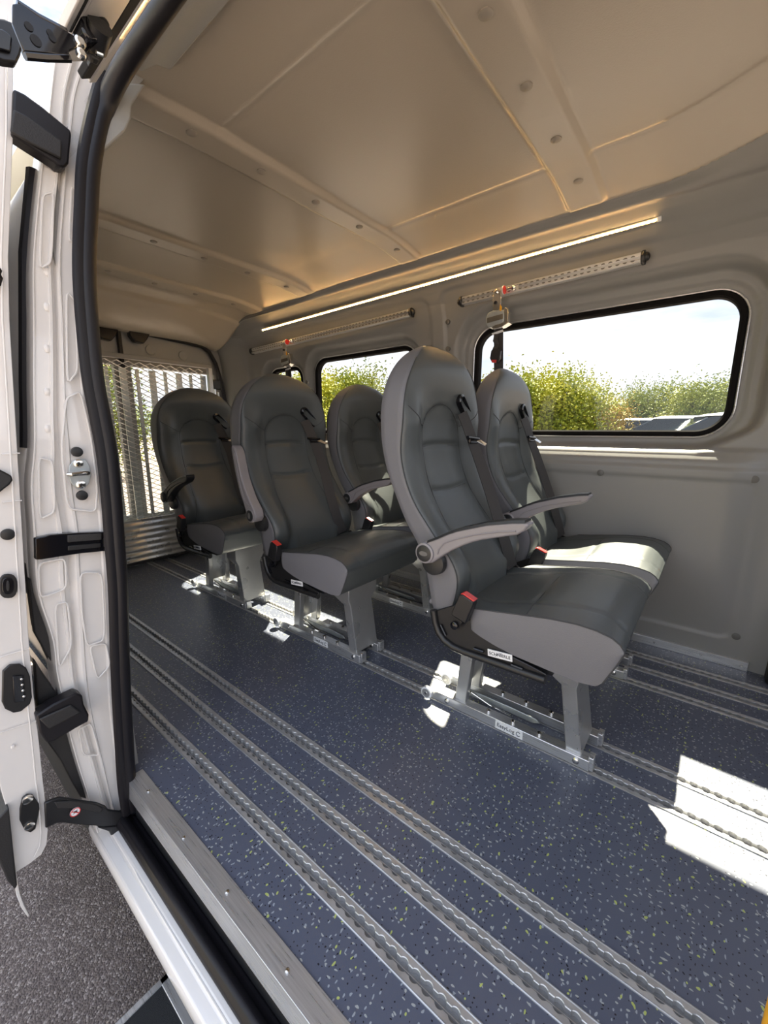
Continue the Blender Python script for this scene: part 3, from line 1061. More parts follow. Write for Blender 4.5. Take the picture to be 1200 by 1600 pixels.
def oval(cu, cv, ru, rv, n=20, pw=2.6):
    out = []
    for k in range(n):
        a = 2 * PI * k / n
        c_, s_ = math.cos(a), math.sin(a)
        out.append((cu + ru * abs(c_) ** (2 / pw) * (1 if c_ > 0 else -1), cv + rv * abs(s_) ** (2 / pw) * (1 if s_ > 0 else -1)))
    return out


o = MB().prism([ond(*q_) for q_ in oval(12, 915, 14.5, 19)], (0.006, 0, 0)).build('oval_socket', M['blackpl'], dr, bevel=0.002)
MB().prism([ond(*q_, 0.006) for q_ in oval(12, 915, 9.5, 13)], (0.004, 0, 0)).build('socket_ring', M['glossblack'], o, bevel=0.001)
MB().prism([ond(*q_, 0.010) for q_ in oval(12, 915, 2.2, 8)], (0.004, 0, 0)).build('socket_pin', M['clad'], o, bevel=0.001)
o = MB().prism([ond(u, v) for u, v in ((3, 1047), (14, 1037), (30, 1036), (40, 1042), (46, 1055), (49, 1088), (46, 1098), (32, 1110), (20, 1112), (7, 1106), (2, 1095))], (0.007, 0, 0)).build('contact_block', M['blackpl'], dr, bevel=0.002)
MB().prism([ond(u, v, 0.007) for u, v in ((19, 1056), (36, 1054), (38, 1095), (22, 1097))], (0.004, 0, 0)).build('contact_seat', M['glossblack'], o, bevel=0.001)
for i, (u, v) in enumerate(((33.5, 1060), (34.5, 1069), (35.5, 1078), (37, 1087))):
    p = ond(u, v, 0.011)
    MB().tube([p, p + Vector((0.004, 0, 0)), p + Vector((0.005, 0, 0))], [0.0030, 0.0028, 0.0015], 10).build('contact_pin', M['chrome'], o, smooth=True)
o = MB().prism([ond(u, v) for u, v in ((34, 1245), (42, 1239), (50, 1240), (60, 1254), (61, 1262), (57, 1282), (55, 1293), (47, 1299), (38, 1296), (30, 1280), (30, 1262))], (0.006, 0, 0)).build('roller_plate', M['blackpl'], dr, bevel=0.002)
for (u, v) in ((43, 1249), (46, 1290)):
    p = ond(u, v, 0.006)
    MB().tube([p, p + Vector((0.004, 0, 0)), p + Vector((0.005, 0, 0))], [0.0100, 0.0095, 0.006], 14).build('bolt', M['chrome'], o, smooth=True)
p = ond(20, 1167)
MB().ball(p, 0.005, (0.5, 0.8, 1), 8).build('spot_weld', M['white'], dr, smooth=True)
# grey end cap of the upper arm housing at the door top
o = MB().prism([ond(u, v, 0.10) for u, v in ((-20, 38), (2, 40), (16, 46), (26, 56), (33, 60), (34, 70), (28, 96), (22, 108), (4, 106), (-20, 98))], (0.02, 0, 0)).build('arm_end_cap', M['blackpl'], dr, bevel=0.003)
MB().prism([ond(u, v, 0.12) for u, v in ((-18, 46), (2, 48), (12, 54), (18, 62), (16, 84), (-18, 76))], (0.006, 0, 0)).build('cap_recess', M['glossblack'], o, bevel=0.002)

# ---- upper roller arm of the door
ua = empty('upper_roller_arm', onj(80, 60, 0.06), 'black pressed steel roller arm under the roof gutter', 'roller arm')
KX = 0.33
MB().prism([onj(u, v, KX) for u, v in ((18, 10), (30, 8), (60, 30), (103, 52), (112, 58), (126, 60), (126, 74), (108, 82), (104, 90), (60, 86), (36, 84), (26, 60), (18, 40))], (0.006, 0, 0)).build('arm_plate', M['glossblack'], ua, bevel=0.0015)
MB().tube([onj(26, 7, KX), onj(60, 29, KX), onj(104, 52, KX)], 0.006, 8).build('arm_rib', M['glossblack'], ua, smooth=True)
MB().tube([onj(38, 86, KX), onj(70, 89, KX), onj(108, 90, KX)], 0.006, 8).build('arm_rib', M['glossblack'], ua, smooth=True)
for (u, v, r) in ((56, 64, 0.0065), (45, 42, 0.005), (82, 60, 0.0045), (78, 52, 0.004)):
    p = onj(u, v, KX + 0.006)
    MB().tube([p, p + Vector((0.0015, 0, 0))], r, 14).build('arm_hole', M['void'], ua, smooth=True)
MB().prism([onj(u, v, KX - 0.02) for u, v in ((112, 50), (124, 45), (140, 47), (152, 56), (157, 66), (154, 82), (146, 90), (128, 92), (116, 80), (112, 64))], (0.045, 0, 0)).build('roller_carrier', M['glossblack'], ua, bevel=0.006)
MB().prism([onj(u, v, KX) for u, v in ((124, 86), (140, 90), (152, 96), (152, 103), (142, 98), (138, 106), (134, 96), (122, 92))], (0.012, 0, 0)).build('carrier_tail', M['blackpl'], ua, bevel=0.002)
for (u, v, r) in ((124, 68, 0.0075), (126, 86, 0.0065)):
    p = onj(u, v, KX + 0.025)
    MB().tube([p, p + Vector((0.006, 0, 0)), p + Vector((0.008, 0, 0))], [r, r * 0.95, r * 0.6], 16).build('pivot_bolt', M['chrome'], ua, smooth=True)
p = onj(148, 72, KX)
MB().tube([p, p + Vector((0.03, 0.0, 0.012))], 0.016, 18).build('roller', M['blackpl'], ua, smooth=True)
MB().tube([onj(150, 82, KX + 0.01), onj(160, 86, KX + 0.01)], 0.0035, 10).build('roller_pin', M['chrome'], ua, smooth=True)

# ---- lower roller arm with its warning disc
la = empty('lower_roller_arm', onj(140, 1270, 0.03), 'black lower roller arm with round red and white warning sticker', 'roller arm')
KX = 0.035
MB().prism([onj(u, v, KX) for u, v in ((68, 1252), (80, 1247), (92, 1243), (112, 1246), (150, 1252), (163, 1257), (168, 1263), (190, 1266), (197, 1268), (194, 1279), (190, 1290), (172, 1291), (160, 1292), (148, 1288), (120, 1286), (96, 1283), (86, 1284), (70, 1292))], (0.008, 0, 0)).build('arm_plate', M['blackpl'], la, bevel=0.003)
MB().prism([onj(u, v, KX + 0.008) for u, v in ((84, 1252), (110, 1250), (150, 1256), (160, 1262), (156, 1270), (120, 1262), (90, 1262))], (0.004, 0, 0)).build('raised_web', M['clad'], la, bevel=0.002)
MB().prism([onj(u, v, KX - 0.005) for u, v in ((150, 1288), (192, 1284), (193, 1293), (170, 1300), (168, 1294))], (0.016, 0, 0)).build('stop_block', M['blackpl'], la, bevel=0.002)
MB().tube([onj(192, 1272, KX), onj(206, 1270, KX + 0.004), onj(218, 1266, KX + 0.01)], 0.0065, 10).build('roller_stub', M['glossblack'], la, smooth=True)
pc = onj(117.5, 1268.5, KX + 0.013)
ua1, ub1 = Vector((0, 1, 0)), Vector((0, 0, 1))
o = MB().tube([pc, pc + Vector((0.0012, 0, 0))], 0.0108, 26).build('warning_sticker', M['label'], la)
MB().tube([pc + Vector((0.0014, 0.0098 * math.cos(k * PI / 14), 0.0098 * math.sin(k * PI / 14))) for k in range(28)], 0.0010, 6, closed=True).build('red_ring', M['red'], o)
mb = MB()
mb.prism([pc + Vector((0.0012, *q_)) for q_ in ((-0.005, -0.002), (-0.001, 0.001), (-0.004, 0.005), (0.001, 0.0025), (0.005, 0.004), (0.003, 0.0005), (0.005, -0.004), (0.0, -0.001))], (0.0008, 0, 0))
mb.build('pictogram', M['ink'], o)
MB().tube([pc + Vector((0.0022, -0.0072, 0.0072)), pc + Vector((0.0022, 0.0072, -0.0072))], 0.0009, 6).build('red_bar', M['red'], o)

# ---- yellow grab pole at the front of the doorway
p = on('y', 1203, 1560, 0.40)
yp = empty('grab_pole', (p.x + 0.016, 0.40, 0.0), 'yellow grab pole at the front edge of the doorway', 'pole')
MB().tube([(p.x + 0.016, 0.40, 0.0), (p.x + 0.016, 0.40, 1.62)], 0.017, 20).build('pole_tube', M['yellow'], yp, smooth=True)
MB().tube([(p.x + 0.016, 0.40, 0.0), (p.x + 0.016, 0.40, 0.008), (p.x + 0.016, 0.40, 0.012)], [0.035, 0.035, 0.02], 24).build('base_flange', M['chrome'], yp, smooth=True)

# dark kick panel where the cab begins
kp = empty('cab_kick_panel', (0.30, 1.97, 0), 'dark kick panel on the floor where the cab begins, beside the grey lining', 'panel')
MB().prism([(0.252, 1.925, 0.0), (0.252, 1.995, 0.0), (0.262, 1.995, 0.24), (0.262, 1.955, 0.24)], (0.5, 0, 0)).build('lower_panel', M['clad'], kp, bevel=0.01)
MB().prism([(0.264, 1.945, 0.25), (0.264, 1.999, 0.25), (0.264, 1.999, 0.40), (0.264, 1.975, 0.36)], (0.5, 0, 0)).build('upper_panel', M['blackpl'], kp, bevel=0.01)

# ================================================================== SEAT TRACKS IN THE FLOOR
PITCH = 0.0254


def track_mesh():
    mb = MB()
    x0, x1 = FX0 + 0.05, FX1 - 0.01
    n = int((x1 - x0) / PITCH)
    xs = []
    for i in range(n):
        c = x0 + (i + 0.5) * PITCH
        for d in (-0.0081, -0.0062, -0.0031, 0, 0.0031, 0.0062, 0.0081):
            xs.append((c + d, max(0.0055, math.sqrt(max(0, 0.0098 ** 2 - d * d)))))
    for s in (-1, 1):
        rings = []
        for x, h in xs:
            rings.append([(x, s * 0.020, -0.004), (x, s * 0.020, 0.0022), (x, s * 0.0182, 0.0030), (x, s * 0.0165, 0.0024), (x, s * (h + 0.0012), 0.0024), (x, s * h, 0.0012), (x, s * h, -0.0085)])
        mb.loft(rings, closed=False, caps=False)
    mb.mi = 1
    mb.box(x0, x1, -0.0195, 0.0195, -0.0115, -0.0085)
    mb.mi = 0
    mb.box(x0, x1, -0.0008, 0.0008, -0.0085, -0.0062)
    return mb


TL = ['floor track nearest the open doorway and its aluminium edge', 'second floor track in from the open doorway', 'third floor track in from the doorway, the last before the seats',
      'floor track under the near side of the single seats nearest the doorway', 'floor track under the far side of the single seats nearest the doorway',
      'floor track under the near side of the window seats', 'floor track under the far side of the window seats', 'floor track closest to the lining wall under the windows']
first = None
for (a, b), lab in zip(RAILS, TL):
    if first is None:
        o = first = track_mesh().build('floor_track', [M['track'], M['chan']])
    else:
        o = first.copy()
        COL.objects.link(o)
    o.location = (0, (a + b) / 2, 0)
    tag(o, lab, 'track', 'scalloped aluminium tracks set in the floor')

# ================================================================== SEATS
SC = 1.155                                     # centre line of the first seat
XR = [(0.395, -0.588), (0.43, -0.593), (0.525, -0.611), (0.60, -0.640), (0.66, -0.680), (0.729, -0.714), (0.793, -0.742), (0.867, -0.762), (0.94, -0.770), (1.01, -0.770), (1.08, -0.766), (1.13, -0.758), (1.172, -0.740)]
XS = [(0.395, -0.521), (0.42, -0.519), (0.485, -0.503), (0.53, -0.503), (0.575, -0.524), (0.622, -0.566), (0.67, -0.605), (0.709, -0.635), (0.76, -0.662), (0.815, -0.680), (0.869, -0.687), (0.96, -0.680), (1.04, -0.675), (1.10, -0.678), (1.15, -0.695), (1.172, -0.725)]
XC = [(0.395, -0.50), (0.44, -0.498), (0.50, -0.510), (0.55, -0.535), (0.60, -0.567), (0.66, -0.610), (0.727, -0.652), (0.80, -0.682), (0.87, -0.697), (0.94, -0.700), (1.00, -0.690), (1.06, -0.676), (1.10, -0.672), (1.14, -0.684), (1.165, -0.708), (1.172, -0.728)]
WT = [(0.395, 0.205), (0.45, 0.214), (0.60, 0.220), (0.75, 0.226), (0.88, 0.229), (0.94, 0.227)]


def bw(z):
    if z <= 0.94:
        return sinterp(z, WT)
    return 0.227 * max(0.0, 1 - ((z - 0.94) / 0.236) ** 2.25) ** 0.52


def panel_w(z):
    if z > 0.90:
        return 0.112 * math.sqrt(max(0.0, 1 - ((z - 0.90) / 0.098) ** 2))
    return interp(z, [(0.40, 0.162), (0.50, 0.150), (0.60, 0.132), (0.72, 0.118), (0.84, 0.112), (0.90, 0.112)])


def x_front(d, z):
    w = max(bw(z), 0.004)
    s = min(1.0, abs(d) / w)
    xc, xs = sinterp(z, XC), sinterp(z, XS)
    k = sstep(0.93, 1.06, z)
    sp_ = min(0.8, 0.108 / w)
    bump = 0.020 * sstep(0.42, 0.55, z)
    pk = 0.80
    if s <= sp_:
        xl = xc + 0.010 * (s / sp_) ** 3
    elif s <= pk:
        xl = xc + 0.010 + (xs + bump - xc - 0.010) * sstep(sp_, pk, s)
    else:
        xl = xs + bump * math.sqrt(max(0, 1 - ((s - pk) / (1 - pk)) ** 2.2))
    xh = xc + (xs - xc) * s ** 2.6 - 0.006 * s ** 6
    x = xl * (1 - k) + xh * k
    pw = panel_w(z) if z < 0.998 else 0
    if pw > 0 and abs(d) < pw + 0.004:
        x -= 0.0045 * (1 - sstep(pw - 0.004, pw + 0.004, abs(d)))
        for zc in (0.872, 0.728):
            x -= 0.008 * math.exp(-((z - zc + 0.012 * (0.5 if zc > 0.8 else -1.2) * (d / 0.12) ** 2) / 0.008) ** 2) * (1 - sstep(pw - 0.02, pw, abs(d)))
    return x


def make_backrest(root):
    mb = MB()
    zs = frange(0.395, 1.130, 0.0075) + [1.138, 1.145, 1.151, 1.157, 1.162, 1.166, 1.170, 1.1735]
    nf = 46
    rings = []
    for z in zs:
        w = bw(z)
        ring = []
        xr = sinterp(z, XR)
        for i in range(nf + 1):
            t = -1 + 2 * i / nf
            t = math.sin(t * PI / 2) * 0.35 + t * 0.65
            d = w * t
            ring.append((x_front(d, z), SC + d, z))
        xs = x_front(w, z)
        for q_ in (0.25, 0.5, 0.75):
            ring.append((xs + (xr + 0.014 - xs) * q_, SC + w, z))
        for q_ in (1.0, 0.97, 0.9, 0.75, 0.5, 0.25, 0, -0.25, -0.5, -0.75, -0.9, -0.97, -1.0):
            ring.append((xr + 0.014 * abs(q_) ** 8, SC + w * q_, z))
        for q_ in (0.75, 0.5, 0.25):
            ring.append((xs + (xr + 0.014 - xs) * q_, SC - w, z))
        rings.append(ring)
    mb.loft(rings)
    m = len(rings[0])
    mb.bm.faces.ensure_lookup_table()
    for i in range(len(rings) - 1):
        for j in range(m):
            if j >= nf:
                mb.bm.faces[i * m + j].material_index = 1
    mb.mi = 2

    def line(pts, r=0.0011):
        mb.tube([(x_front(d, z) + 0.0004, SC + d, z) for d, z in pts], r, 5)
    for s in (-1, 1):
        line([(s * panel_w(z), z) for z in frange(0.42, 0.93, 0.012)])
        line([(s * (0.112 + 0.108 * t), 0.930 + 0.060 * t - 0.02 * t * (1 - t)) for t in frange(0, 0.93, 0.08)])
        mb.tube([(x_front(s * bw(z) * 0.998, z) + 0.0005, SC + s * (bw(z) + 0.0006), z) for z in frange(0.40, 1.12, 0.012)], 0.0013, 5)
    line([(0.112 * math.cos(a), 0.90 + 0.098 * math.sin(a)) for a in frange(0.25, PI - 0.25, 0.09)])
    for zc in (0.872, 0.728):
        line([(d, zc - 0.012 * (0.5 if zc > 0.8 else -1.2) * (d / 0.12) ** 2 - 0.001) for d in frange(-0.108, 0.108, 0.012)])
    return mb.build('backrest', [M['vinyl'], M['vinylside'], M['thread']], root, smooth=True, angle=None)


CT = [(-0.60, 0.430), (-0.50, 0.447), (-0.441, 0.458), (-0.388, 0.466), (-0.339, 0.474), (-0.248, 0.488), (-0.193, 0.492), (-0.154, 0.490), (-0.122, 0.483), (-0.105, 0.473), (-0.095, 0.460)]
CB = [(-0.60, 0.415), (-0.49, 0.405), (-0.449, 0.395), (-0.42, 0.384), (-0.384, 0.374), (-0.332, 0.364), (-0.238, 0.356), (-0.181, 0.353), (-0.141, 0.358), (-0.129, 0.372), (-0.109, 0.417), (-0.100, 0.440), (-0.0955, 0.452)]
CW = 0.225


def cush_top(x, d):
    s = abs(d) / CW
    z = interp(x, CT)
    z += -0.010 * (1 - sstep(-0.42, -0.26, x)) * (1 - s ** 2) + 0.014 * sstep(-0.42, -0.26, x) * (1 - s ** 2.2) * (1 - sstep(-0.15, -0.095, x))
    if abs(d) < 0.14:
        z -= 0.004 * math.exp(-((x + 0.318 + 0.05 * d) / 0.006) ** 2)
    z -= 0.004 * math.exp(-((abs(d) - 0.145) / 0.004) ** 2)
    return z


def make_cushion(root):
    mb = MB()
    xs = frange(-0.60, -0.13, 0.008) + [-0.123, -0.116, -0.110, -0.105, -0.101, -0.098, -0.0965, -0.0957]
    nt_ = 44
    rings = []
    for x in xs:
        zb = interp(x, CB)
        cw = CW - 0.035 * sstep(-0.445, -0.47, x)
        ring = [(x, SC + cw * (-1 + 2 * i / nt_) * 1.0, cush_top(x, CW * (-1 + 2 * i / nt_))) for i in range(nt_ + 1)]
        ze = ring[-1][2]
        for q_ in (0.33, 0.66):
            ring.append((x, SC + cw + 0.004, ze + (zb - ze) * q_))
        ring += [(x, SC + cw * q_, zb) for q_ in (1, 0.9, 0.5, 0, -0.5, -0.9, -1)]
        for q_ in (0.66, 0.33):
            ring.append((x, SC - cw - 0.004, ze + (zb - ze) * q_))
        rings.append(ring)
    mb.loft(rings)
    m = len(rings[0])
    mb.bm.faces.ensure_lookup_table()
    for i in range(len(rings) - 1):
        for j in range(nt_, m):
            mb.bm.faces[i * m + j].material_index = 1 if (j < nt_ + 3 or j > nt_ + 8) else 0
    mb.mi = 2
    mb.tube([(-0.318 - 0.05 * d, SC + d, cush_top(-0.318 - 0.05 * d, d) + 0.0003) for d in frange(-0.215, 0.145, 0.012)], 0.0011, 5)
    mb.tube([(x, SC + 0.145, cush_top(x, 0.145) + 0.0003) for x in frange(-0.45, -0.10, 0.01)], 0.0011, 5)
    for s in (-1, 1):
        mb.tube([(x, SC + s * (CW + 0.0008), cush_top(x, CW) + 0.0003) for x in frange(-0.44, -0.096, 0.008)] + [(x + 0.0006, SC + s * (CW + 0.001), interp(x, CB)) for x in (-0.0955, -0.100, -0.109, -0.129)], 0.0017, 6)
    return mb.build('seat_cushion', [M['vinyl'], M['vinylside'], M['thread']], root, smooth=True, angle=55)


def yy(pts, y, dz=0.0):
    return [on('y', u, v, y) for u, v in pts]


def ribbon(mb, pts, wdirs, half, th=0.0014):
    """flat strap: pts centre line, wdirs unit width directions"""
    rings = []
    n = len(pts)
    for i, p in enumerate(pts):
        d = (pts[min(i + 1, n - 1)] - pts[max(i - 1, 0)]).normalized()
        w_ = (wdirs[i] - d * wdirs[i].dot(d)).normalized()
        nn = d.cross(w_)
        rings.append([p - w_ * half - nn * th, p + w_ * half - nn * th, p + w_ * half + nn * th, p - w_ * half + nn * th])
    mb.loft(rings)


def make_seat():
    root = empty('passenger_seat', (-0.40, 1.163, 0.0))
    make_cushion(root)
    bk = make_backrest(root)
    # belt outlet in the shoulder
    mb = MB()
    a, b = Vector((0, SC + 0.098, 1.016)), Vector((0, SC + 0.156, 0.962))
    d = (b - a).normalized()
    n_ = Vector((0, d.z, -d.y))
    loop = []
    for k in range(9):
        t = PI * k / 8
        loop.append(a + n_ * 0.019 * math.cos(t) - d * 0.019 * math.sin(t))
    for k in range(9):
        t = PI * k / 8
        loop.append(b - n_ * 0.019 * math.cos(t) + d * 0.019 * math.sin(t))
    xa = max(x_front(0.12, 1.0), x_front(0.145, 0.97)) + 0.004
    L1 = [Vector((xa - 0.03, p.y, p.z)) for p in loop]
    L2 = [Vector((xa, p.y, p.z)) for p in loop]
    cc = (a + b) / 2
    L3 = [Vector((xa + 0.002, cc.y + (p.y - cc.y) * 0.84, cc.z + (p.z - cc.z) * 0.84)) for p in loop]
    L4 = [Vector((xa - 0.012, cc.y + (p.y - cc.y) * 0.66, cc.z + (p.z - cc.z) * 0.66)) for p in loop]
    mb.loft([L1, L2, L3, L4])
    mb.build('belt_outlet', M['glossblack'], bk, smooth=True, angle=50)
    # diagonal strap
    P = [on('x', u, v, x) for u, v, x in ((722, 645, -0.668), (729, 662, -0.655), (738, 688, -0.640), (751, 724, -0.612), (765, 766, -0.574), (780, 815, -0.530), (793, 860, -0.500), (800, 886, -0.490))]
    W = [Vector((0.30, 0.95, 0.25)).normalized()] * 3 + [Vector((0.42, 0.9, 0.2)).normalized()] * 5
    mb = MB()
    ribbon(mb, P, W, 0.0215)
    bt = mb.build('belt_strap', M['belt'], root, smooth=True, angle=50)
    # tongue
    p = on('y', 737, 680, SC + 0.148)
    q = P[2] + Vector((0.005, -0.002, 0.004))
    mb = MB()
    mb.tube([q + Vector((-0.004, -0.034, 0.006)), q + Vector((0.004, 0.030, 0.0))], 0.0062, 8)
    mb.tube([q + Vector((-0.002, -0.020, -0.010)), q + Vector((0.004, 0.026, -0.012))], 0.004, 8)
    mb.tube([q + Vector((-0.002, -0.022, 0.004)), q + Vector((-0.002, -0.020, -0.010))], 0.004, 8)
    tg = mb.build('belt_tongue', M['glossblack'], bt, smooth=True)
    mb = MB()
    e = q + Vector((0.006, 0.014, -0.008))
    mb.prism([e, e + Vector((0.004, 0.018, 0.004)), e + Vector((0.018, 0.040, -0.010)), e + Vector((0.016, 0.030, -0.016))], (0.0, 0.0, 0.0022))
    mb.build('tongue_plate', M['chrome'], tg)
    # lower belt anchor and its white tag at the far hip
    p = on('y', 805, 893, SC + 0.236)
    mb = MB()
    mb.prism([p + Vector((-0.012, -0.004, 0.014)), p + Vector((0.016, 0.002, 0.012)), p + Vector((0.018, 0.002, -0.014)), p + Vector((-0.010, -0.004, -0.012))], (0.0, 0.003, 0.0))
    mb.build('belt_tag', M['label'], bt)
    # buckle on the near hip
    yb = SC - CW - 0.034
    BP = [(717, 930), (722, 929), (739, 941), (739, 946), (727, 975), (722, 972), (705, 961), (705, 957)]
    bu = MB().prism(yy(BP, yb), (0, 0.026, 0)).build('belt_buckle', M['blackpl'], root, bevel=0.003)
    MB().prism([p_ + Vector((0.0015, 0.003, 0.0015)) for p_ in yy([(717.5, 929), (722, 928), (740, 940.5), (735, 942)], yb)], (0, 0.020, 0)).build('release_button', M['red'], bu, bevel=0.001)
    p = on('y', 709, 978, yb + 0.01)
    MB().tube([p + Vector((0, 0.02, 0)), p, p + Vector((0, -0.002, 0))], [0.011, 0.011, 0.008], 18).build('anchor_bolt', M['glossblack'], bu, smooth=True)
    MB().prism(yy([(712, 965), (722, 972), (716, 984), (706, 982), (702, 972)], yb + 0.020), (0, 0.005, 0)).build('anchor_plate', M['blackpl'], bu)
    # side frames
    FP = [(678, 955), (681, 974), (686, 989), (695, 1002), (708, 1012), (726, 1020), (752, 1029), (800, 1046), (852, 1064), (854, 1054), (828, 1040), (800, 1026), (774, 1008), (750, 990), (738, 975), (725, 955), (712, 945)]
    yf = SC - CW + 0.006
    f0 = yy(FP, yf)
    fr = MB().prism(f0, (0, 0.008, 0)).build('side_frame', M['blackpl'], root, bevel=0.002)
    MB().tube([p_ + Vector((0, -0.002, 0.004)) for p_ in f0[0:9]], 0.0105, 12).build('frame_tube', M['blackpl'], fr, smooth=True)
    for sl_ in (((742, 1012), (757, 1017)), ((800, 1037), (818, 1044)), ((690, 975), (698, 992))):
        MB().tube([p_ + Vector((0, -0.003, 0.0)) for p_ in yy(sl_, yf)], 0.006, 8, flat=0.6).build('pressed_slot', M['glossblack'], fr, smooth=True)
    # maker's plate
    c_ = yy([(764, 1015), (800, 1024), (798, 1034), (762, 1024)], yf - 0.006)
    ctr = sum(c_, Vector()) / 4
    ux = (c_[1] - c_[0]).normalized()
    uy = (ux.cross(Vector((0, 1, 0)))).normalized()
    if uy.z < 0:
        uy = -uy
    hw, hh = 0.033, 0.0095
    pl = MB().prism([ctr - ux * hw - uy * hh, ctr + ux * hw - uy * hh, ctr + ux * hw + uy * hh, ctr - ux * hw + uy * hh], (0, 0.003, 0)).build('maker_plate', M['label'], fr, bevel=0.0006)
    text_mesh('SCHNIERLE', 0.0115, M['ink'], 'lettering', pl, ctr + Vector((0, -0.0004, 0)), ux, uy)
    MB().tube([ctr - uy * 0.005 - ux * 0.012 + Vector((0, -0.0008, 0)), ctr - ux * 0.002 + uy * 0.0045 + Vector((0, -0.0008, 0)), ctr + uy * 0.0062 + ux * 0.006 + Vector((0, -0.0008, 0))], 0.0007, 5).build('swoosh', M['ink'], pl)
    # the far frame
    f1 = [Vector((p_.x, SC + CW - 0.014, p_.z)) for p_ in f0]
    MB().prism(f1, (0, 0.008, 0)).build('side_frame', M['blackpl'], root, bevel=0.002)
    MB().box(-0.53, -0.24, SC - CW + 0.03, SC + CW - 0.03, 0.325, 0.365).build('seat_pan', M['blackpl'], root, bevel=0.005)
    # armrest with pivot
    ya = SC - CW - 0.050
    AP = [(650, 862), (653, 853), (660, 848), (668, 846), (684, 841), (700, 834), (715, 829), (730, 826), (760, 820), (800, 817), (816, 816.4), (826, 819), (825, 823), (819, 830), (808, 836), (780, 840), (752, 844),
          (736, 848), (720, 854), (706, 860), (694, 867), (685, 873), (675, 880), (662, 881), (653, 874)]
    a0 = yy(AP, ya)
    ar = MB().prism(a0, (0, 0.040, 0)).build('armrest', M['armgrey'], root, bevel=0.006, seg=3)
    top = yy([(667, 847.5), (684, 841), (700, 834), (715, 829), (730, 826), (760, 820), (800, 816.5), (820, 816.5)], ya)
    rings = [[p_ + Vector((0, -0.001, -0.002)), p_ + Vector((0, 0.002, 0.0045)), p_ + Vector((0, 0.038, 0.0045)), p_ + Vector((0, 0.041, -0.002))] for p_ in top]
    MB().loft(rings).build('arm_pad', M['armdark'], ar, smooth=True, angle=60)
    gro = yy([(684, 866), (686, 858), (694, 849), (710, 843), (740, 836), (780, 831), (806, 830)], ya)
    MB().tube([p_ + Vector((0, -0.0008, 0)) for p_ in gro], 0.0020, 6).build('arm_groove', M['armgrey'], ar, smooth=True)
    p = on('y', 664, 864, ya)
    MB().tube([p + Vector((0, 0.004, 0)), p + Vector((0, -0.004, 0)), p + Vector((0, -0.006, 0))], [0.0275, 0.0275, 0.0245], 28).build('pivot_ring', M['armgrey'], ar, smooth=True, angle=40)
    MB().tube([p + Vector((0, 0, 0)), p + Vector((0, -0.0065, 0)), p + Vector((0, -0.008, 0))], [0.0225, 0.0225, 0.018], 28).build('pivot_cap', M['armdark'], ar, smooth=True, angle=40)
    MB().tube([p + Vector((0, -0.008, 0)), p + Vector((0, -0.0088, 0))], 0.013, 20, flat=0.5, up=(0, 0, 1)).build('cap_oval', M['plug'], ar)
    # boot below the pivot on the seat side
    p = on('y', 676, 884, SC - CW - 0.012)
    MB().tube([p + Vector((0, 0.014, 0.008)), p + Vector((0, -0.002, 0.008)), p + Vector((0, -0.004, 0.008))], [0.036, 0.034, 0.028], 24).build('pivot_boot', M['armdark'], bk, smooth=True, angle=40)
    # pedestal: front and rear legs
    mb = MB()
    y0, y1 = 1.100, 1.228
    mb.loft([[(-0.225, y0, 0.034), (-0.182, y0, 0.034), (-0.182, y1, 0.034), (-0.225, y1, 0.034)], [(-0.252, y0, 0.225), (-0.213, y0, 0.225), (-0.213, y1, 0.225), (-0.252, y1, 0.225)],
             [(-0.285, y0 - 0.02, 0.262), (-0.205, y0 - 0.02, 0.262), (-0.205, y1 + 0.02, 0.262), (-0.285, y1 + 0.02, 0.262)], [(-0.290, y0 - 0.02, 0.335), (-0.200, y0 - 0.02, 0.335), (-0.200, y1 + 0.02, 0.335), (-0.290, y1 + 0.02, 0.335)]])
    mb.build('front_leg', M['steelgrey'], root, bevel=0.003)
    for (ya_, yb_) in ((1.100, 1.126), (1.203, 1.230)):
        mb = MB()
        mb.loft([[(-0.578, ya_, 0.034), (-0.538, ya_, 0.034), (-0.538, yb_, 0.034), (-0.578, yb_, 0.034)], [(-0.550, ya_, 0.33), (-0.508, ya_, 0.33), (-0.508, yb_, 0.33), (-0.550, yb_, 0.33)]])
        mb.build('rear_leg', M['steelgrey'], root, bevel=0.003)
    MB().loft([[(-0.574, 1.126, 0.06), (-0.566, 1.126, 0.06), (-0.566, 1.203, 0.06), (-0.574, 1.203, 0.06)], [(-0.546, 1.126, 0.33), (-0.538, 1.126, 0.33), (-0.538, 1.203, 0.33), (-0.546, 1.203, 0.33)]]).build('rear_web', M['steelgrey'], root)
    # two foot rails locked into the floor tracks
    for k, (ya_, yb_) in enumerate(((1.089, 1.124), (1.203, 1.239))):
        ft = MB().box(-0.668, -0.160, ya_, yb_, 0.004, 0.036).build('foot_rail', M['alu'], root, bevel=0.002)
        for x_ in (-0.585, -0.178 if k == 0 else -0.18):
            p = Vector((x_ - 0.015, ya_, 0.021))
            MB().tube([p + Vector((0, 0.002, 0)), p + Vector((0, -0.004, 0)), p + Vector((0, -0.006, 0))], [0.0085, 0.0085, 0.005], 14).build('bolt', M['chrome'], ft, smooth=True)
        for x_ in (-0.46, -0.38, -0.30):
            MB().tube([(x_, (ya_ + yb_) / 2, 0.034), (x_, (ya_ + yb_) / 2, 0.043), (x_, (ya_ + yb_) / 2, 0.045)], [0.007, 0.007, 0.004], 10).build('stud', M['chrome'], ft, smooth=True)
        MB().box(-0.164, -0.150, ya_ + 0.003, yb_ - 0.003, 0.006, 0.046).build('end_lug', M['alu'], ft, bevel=0.002)
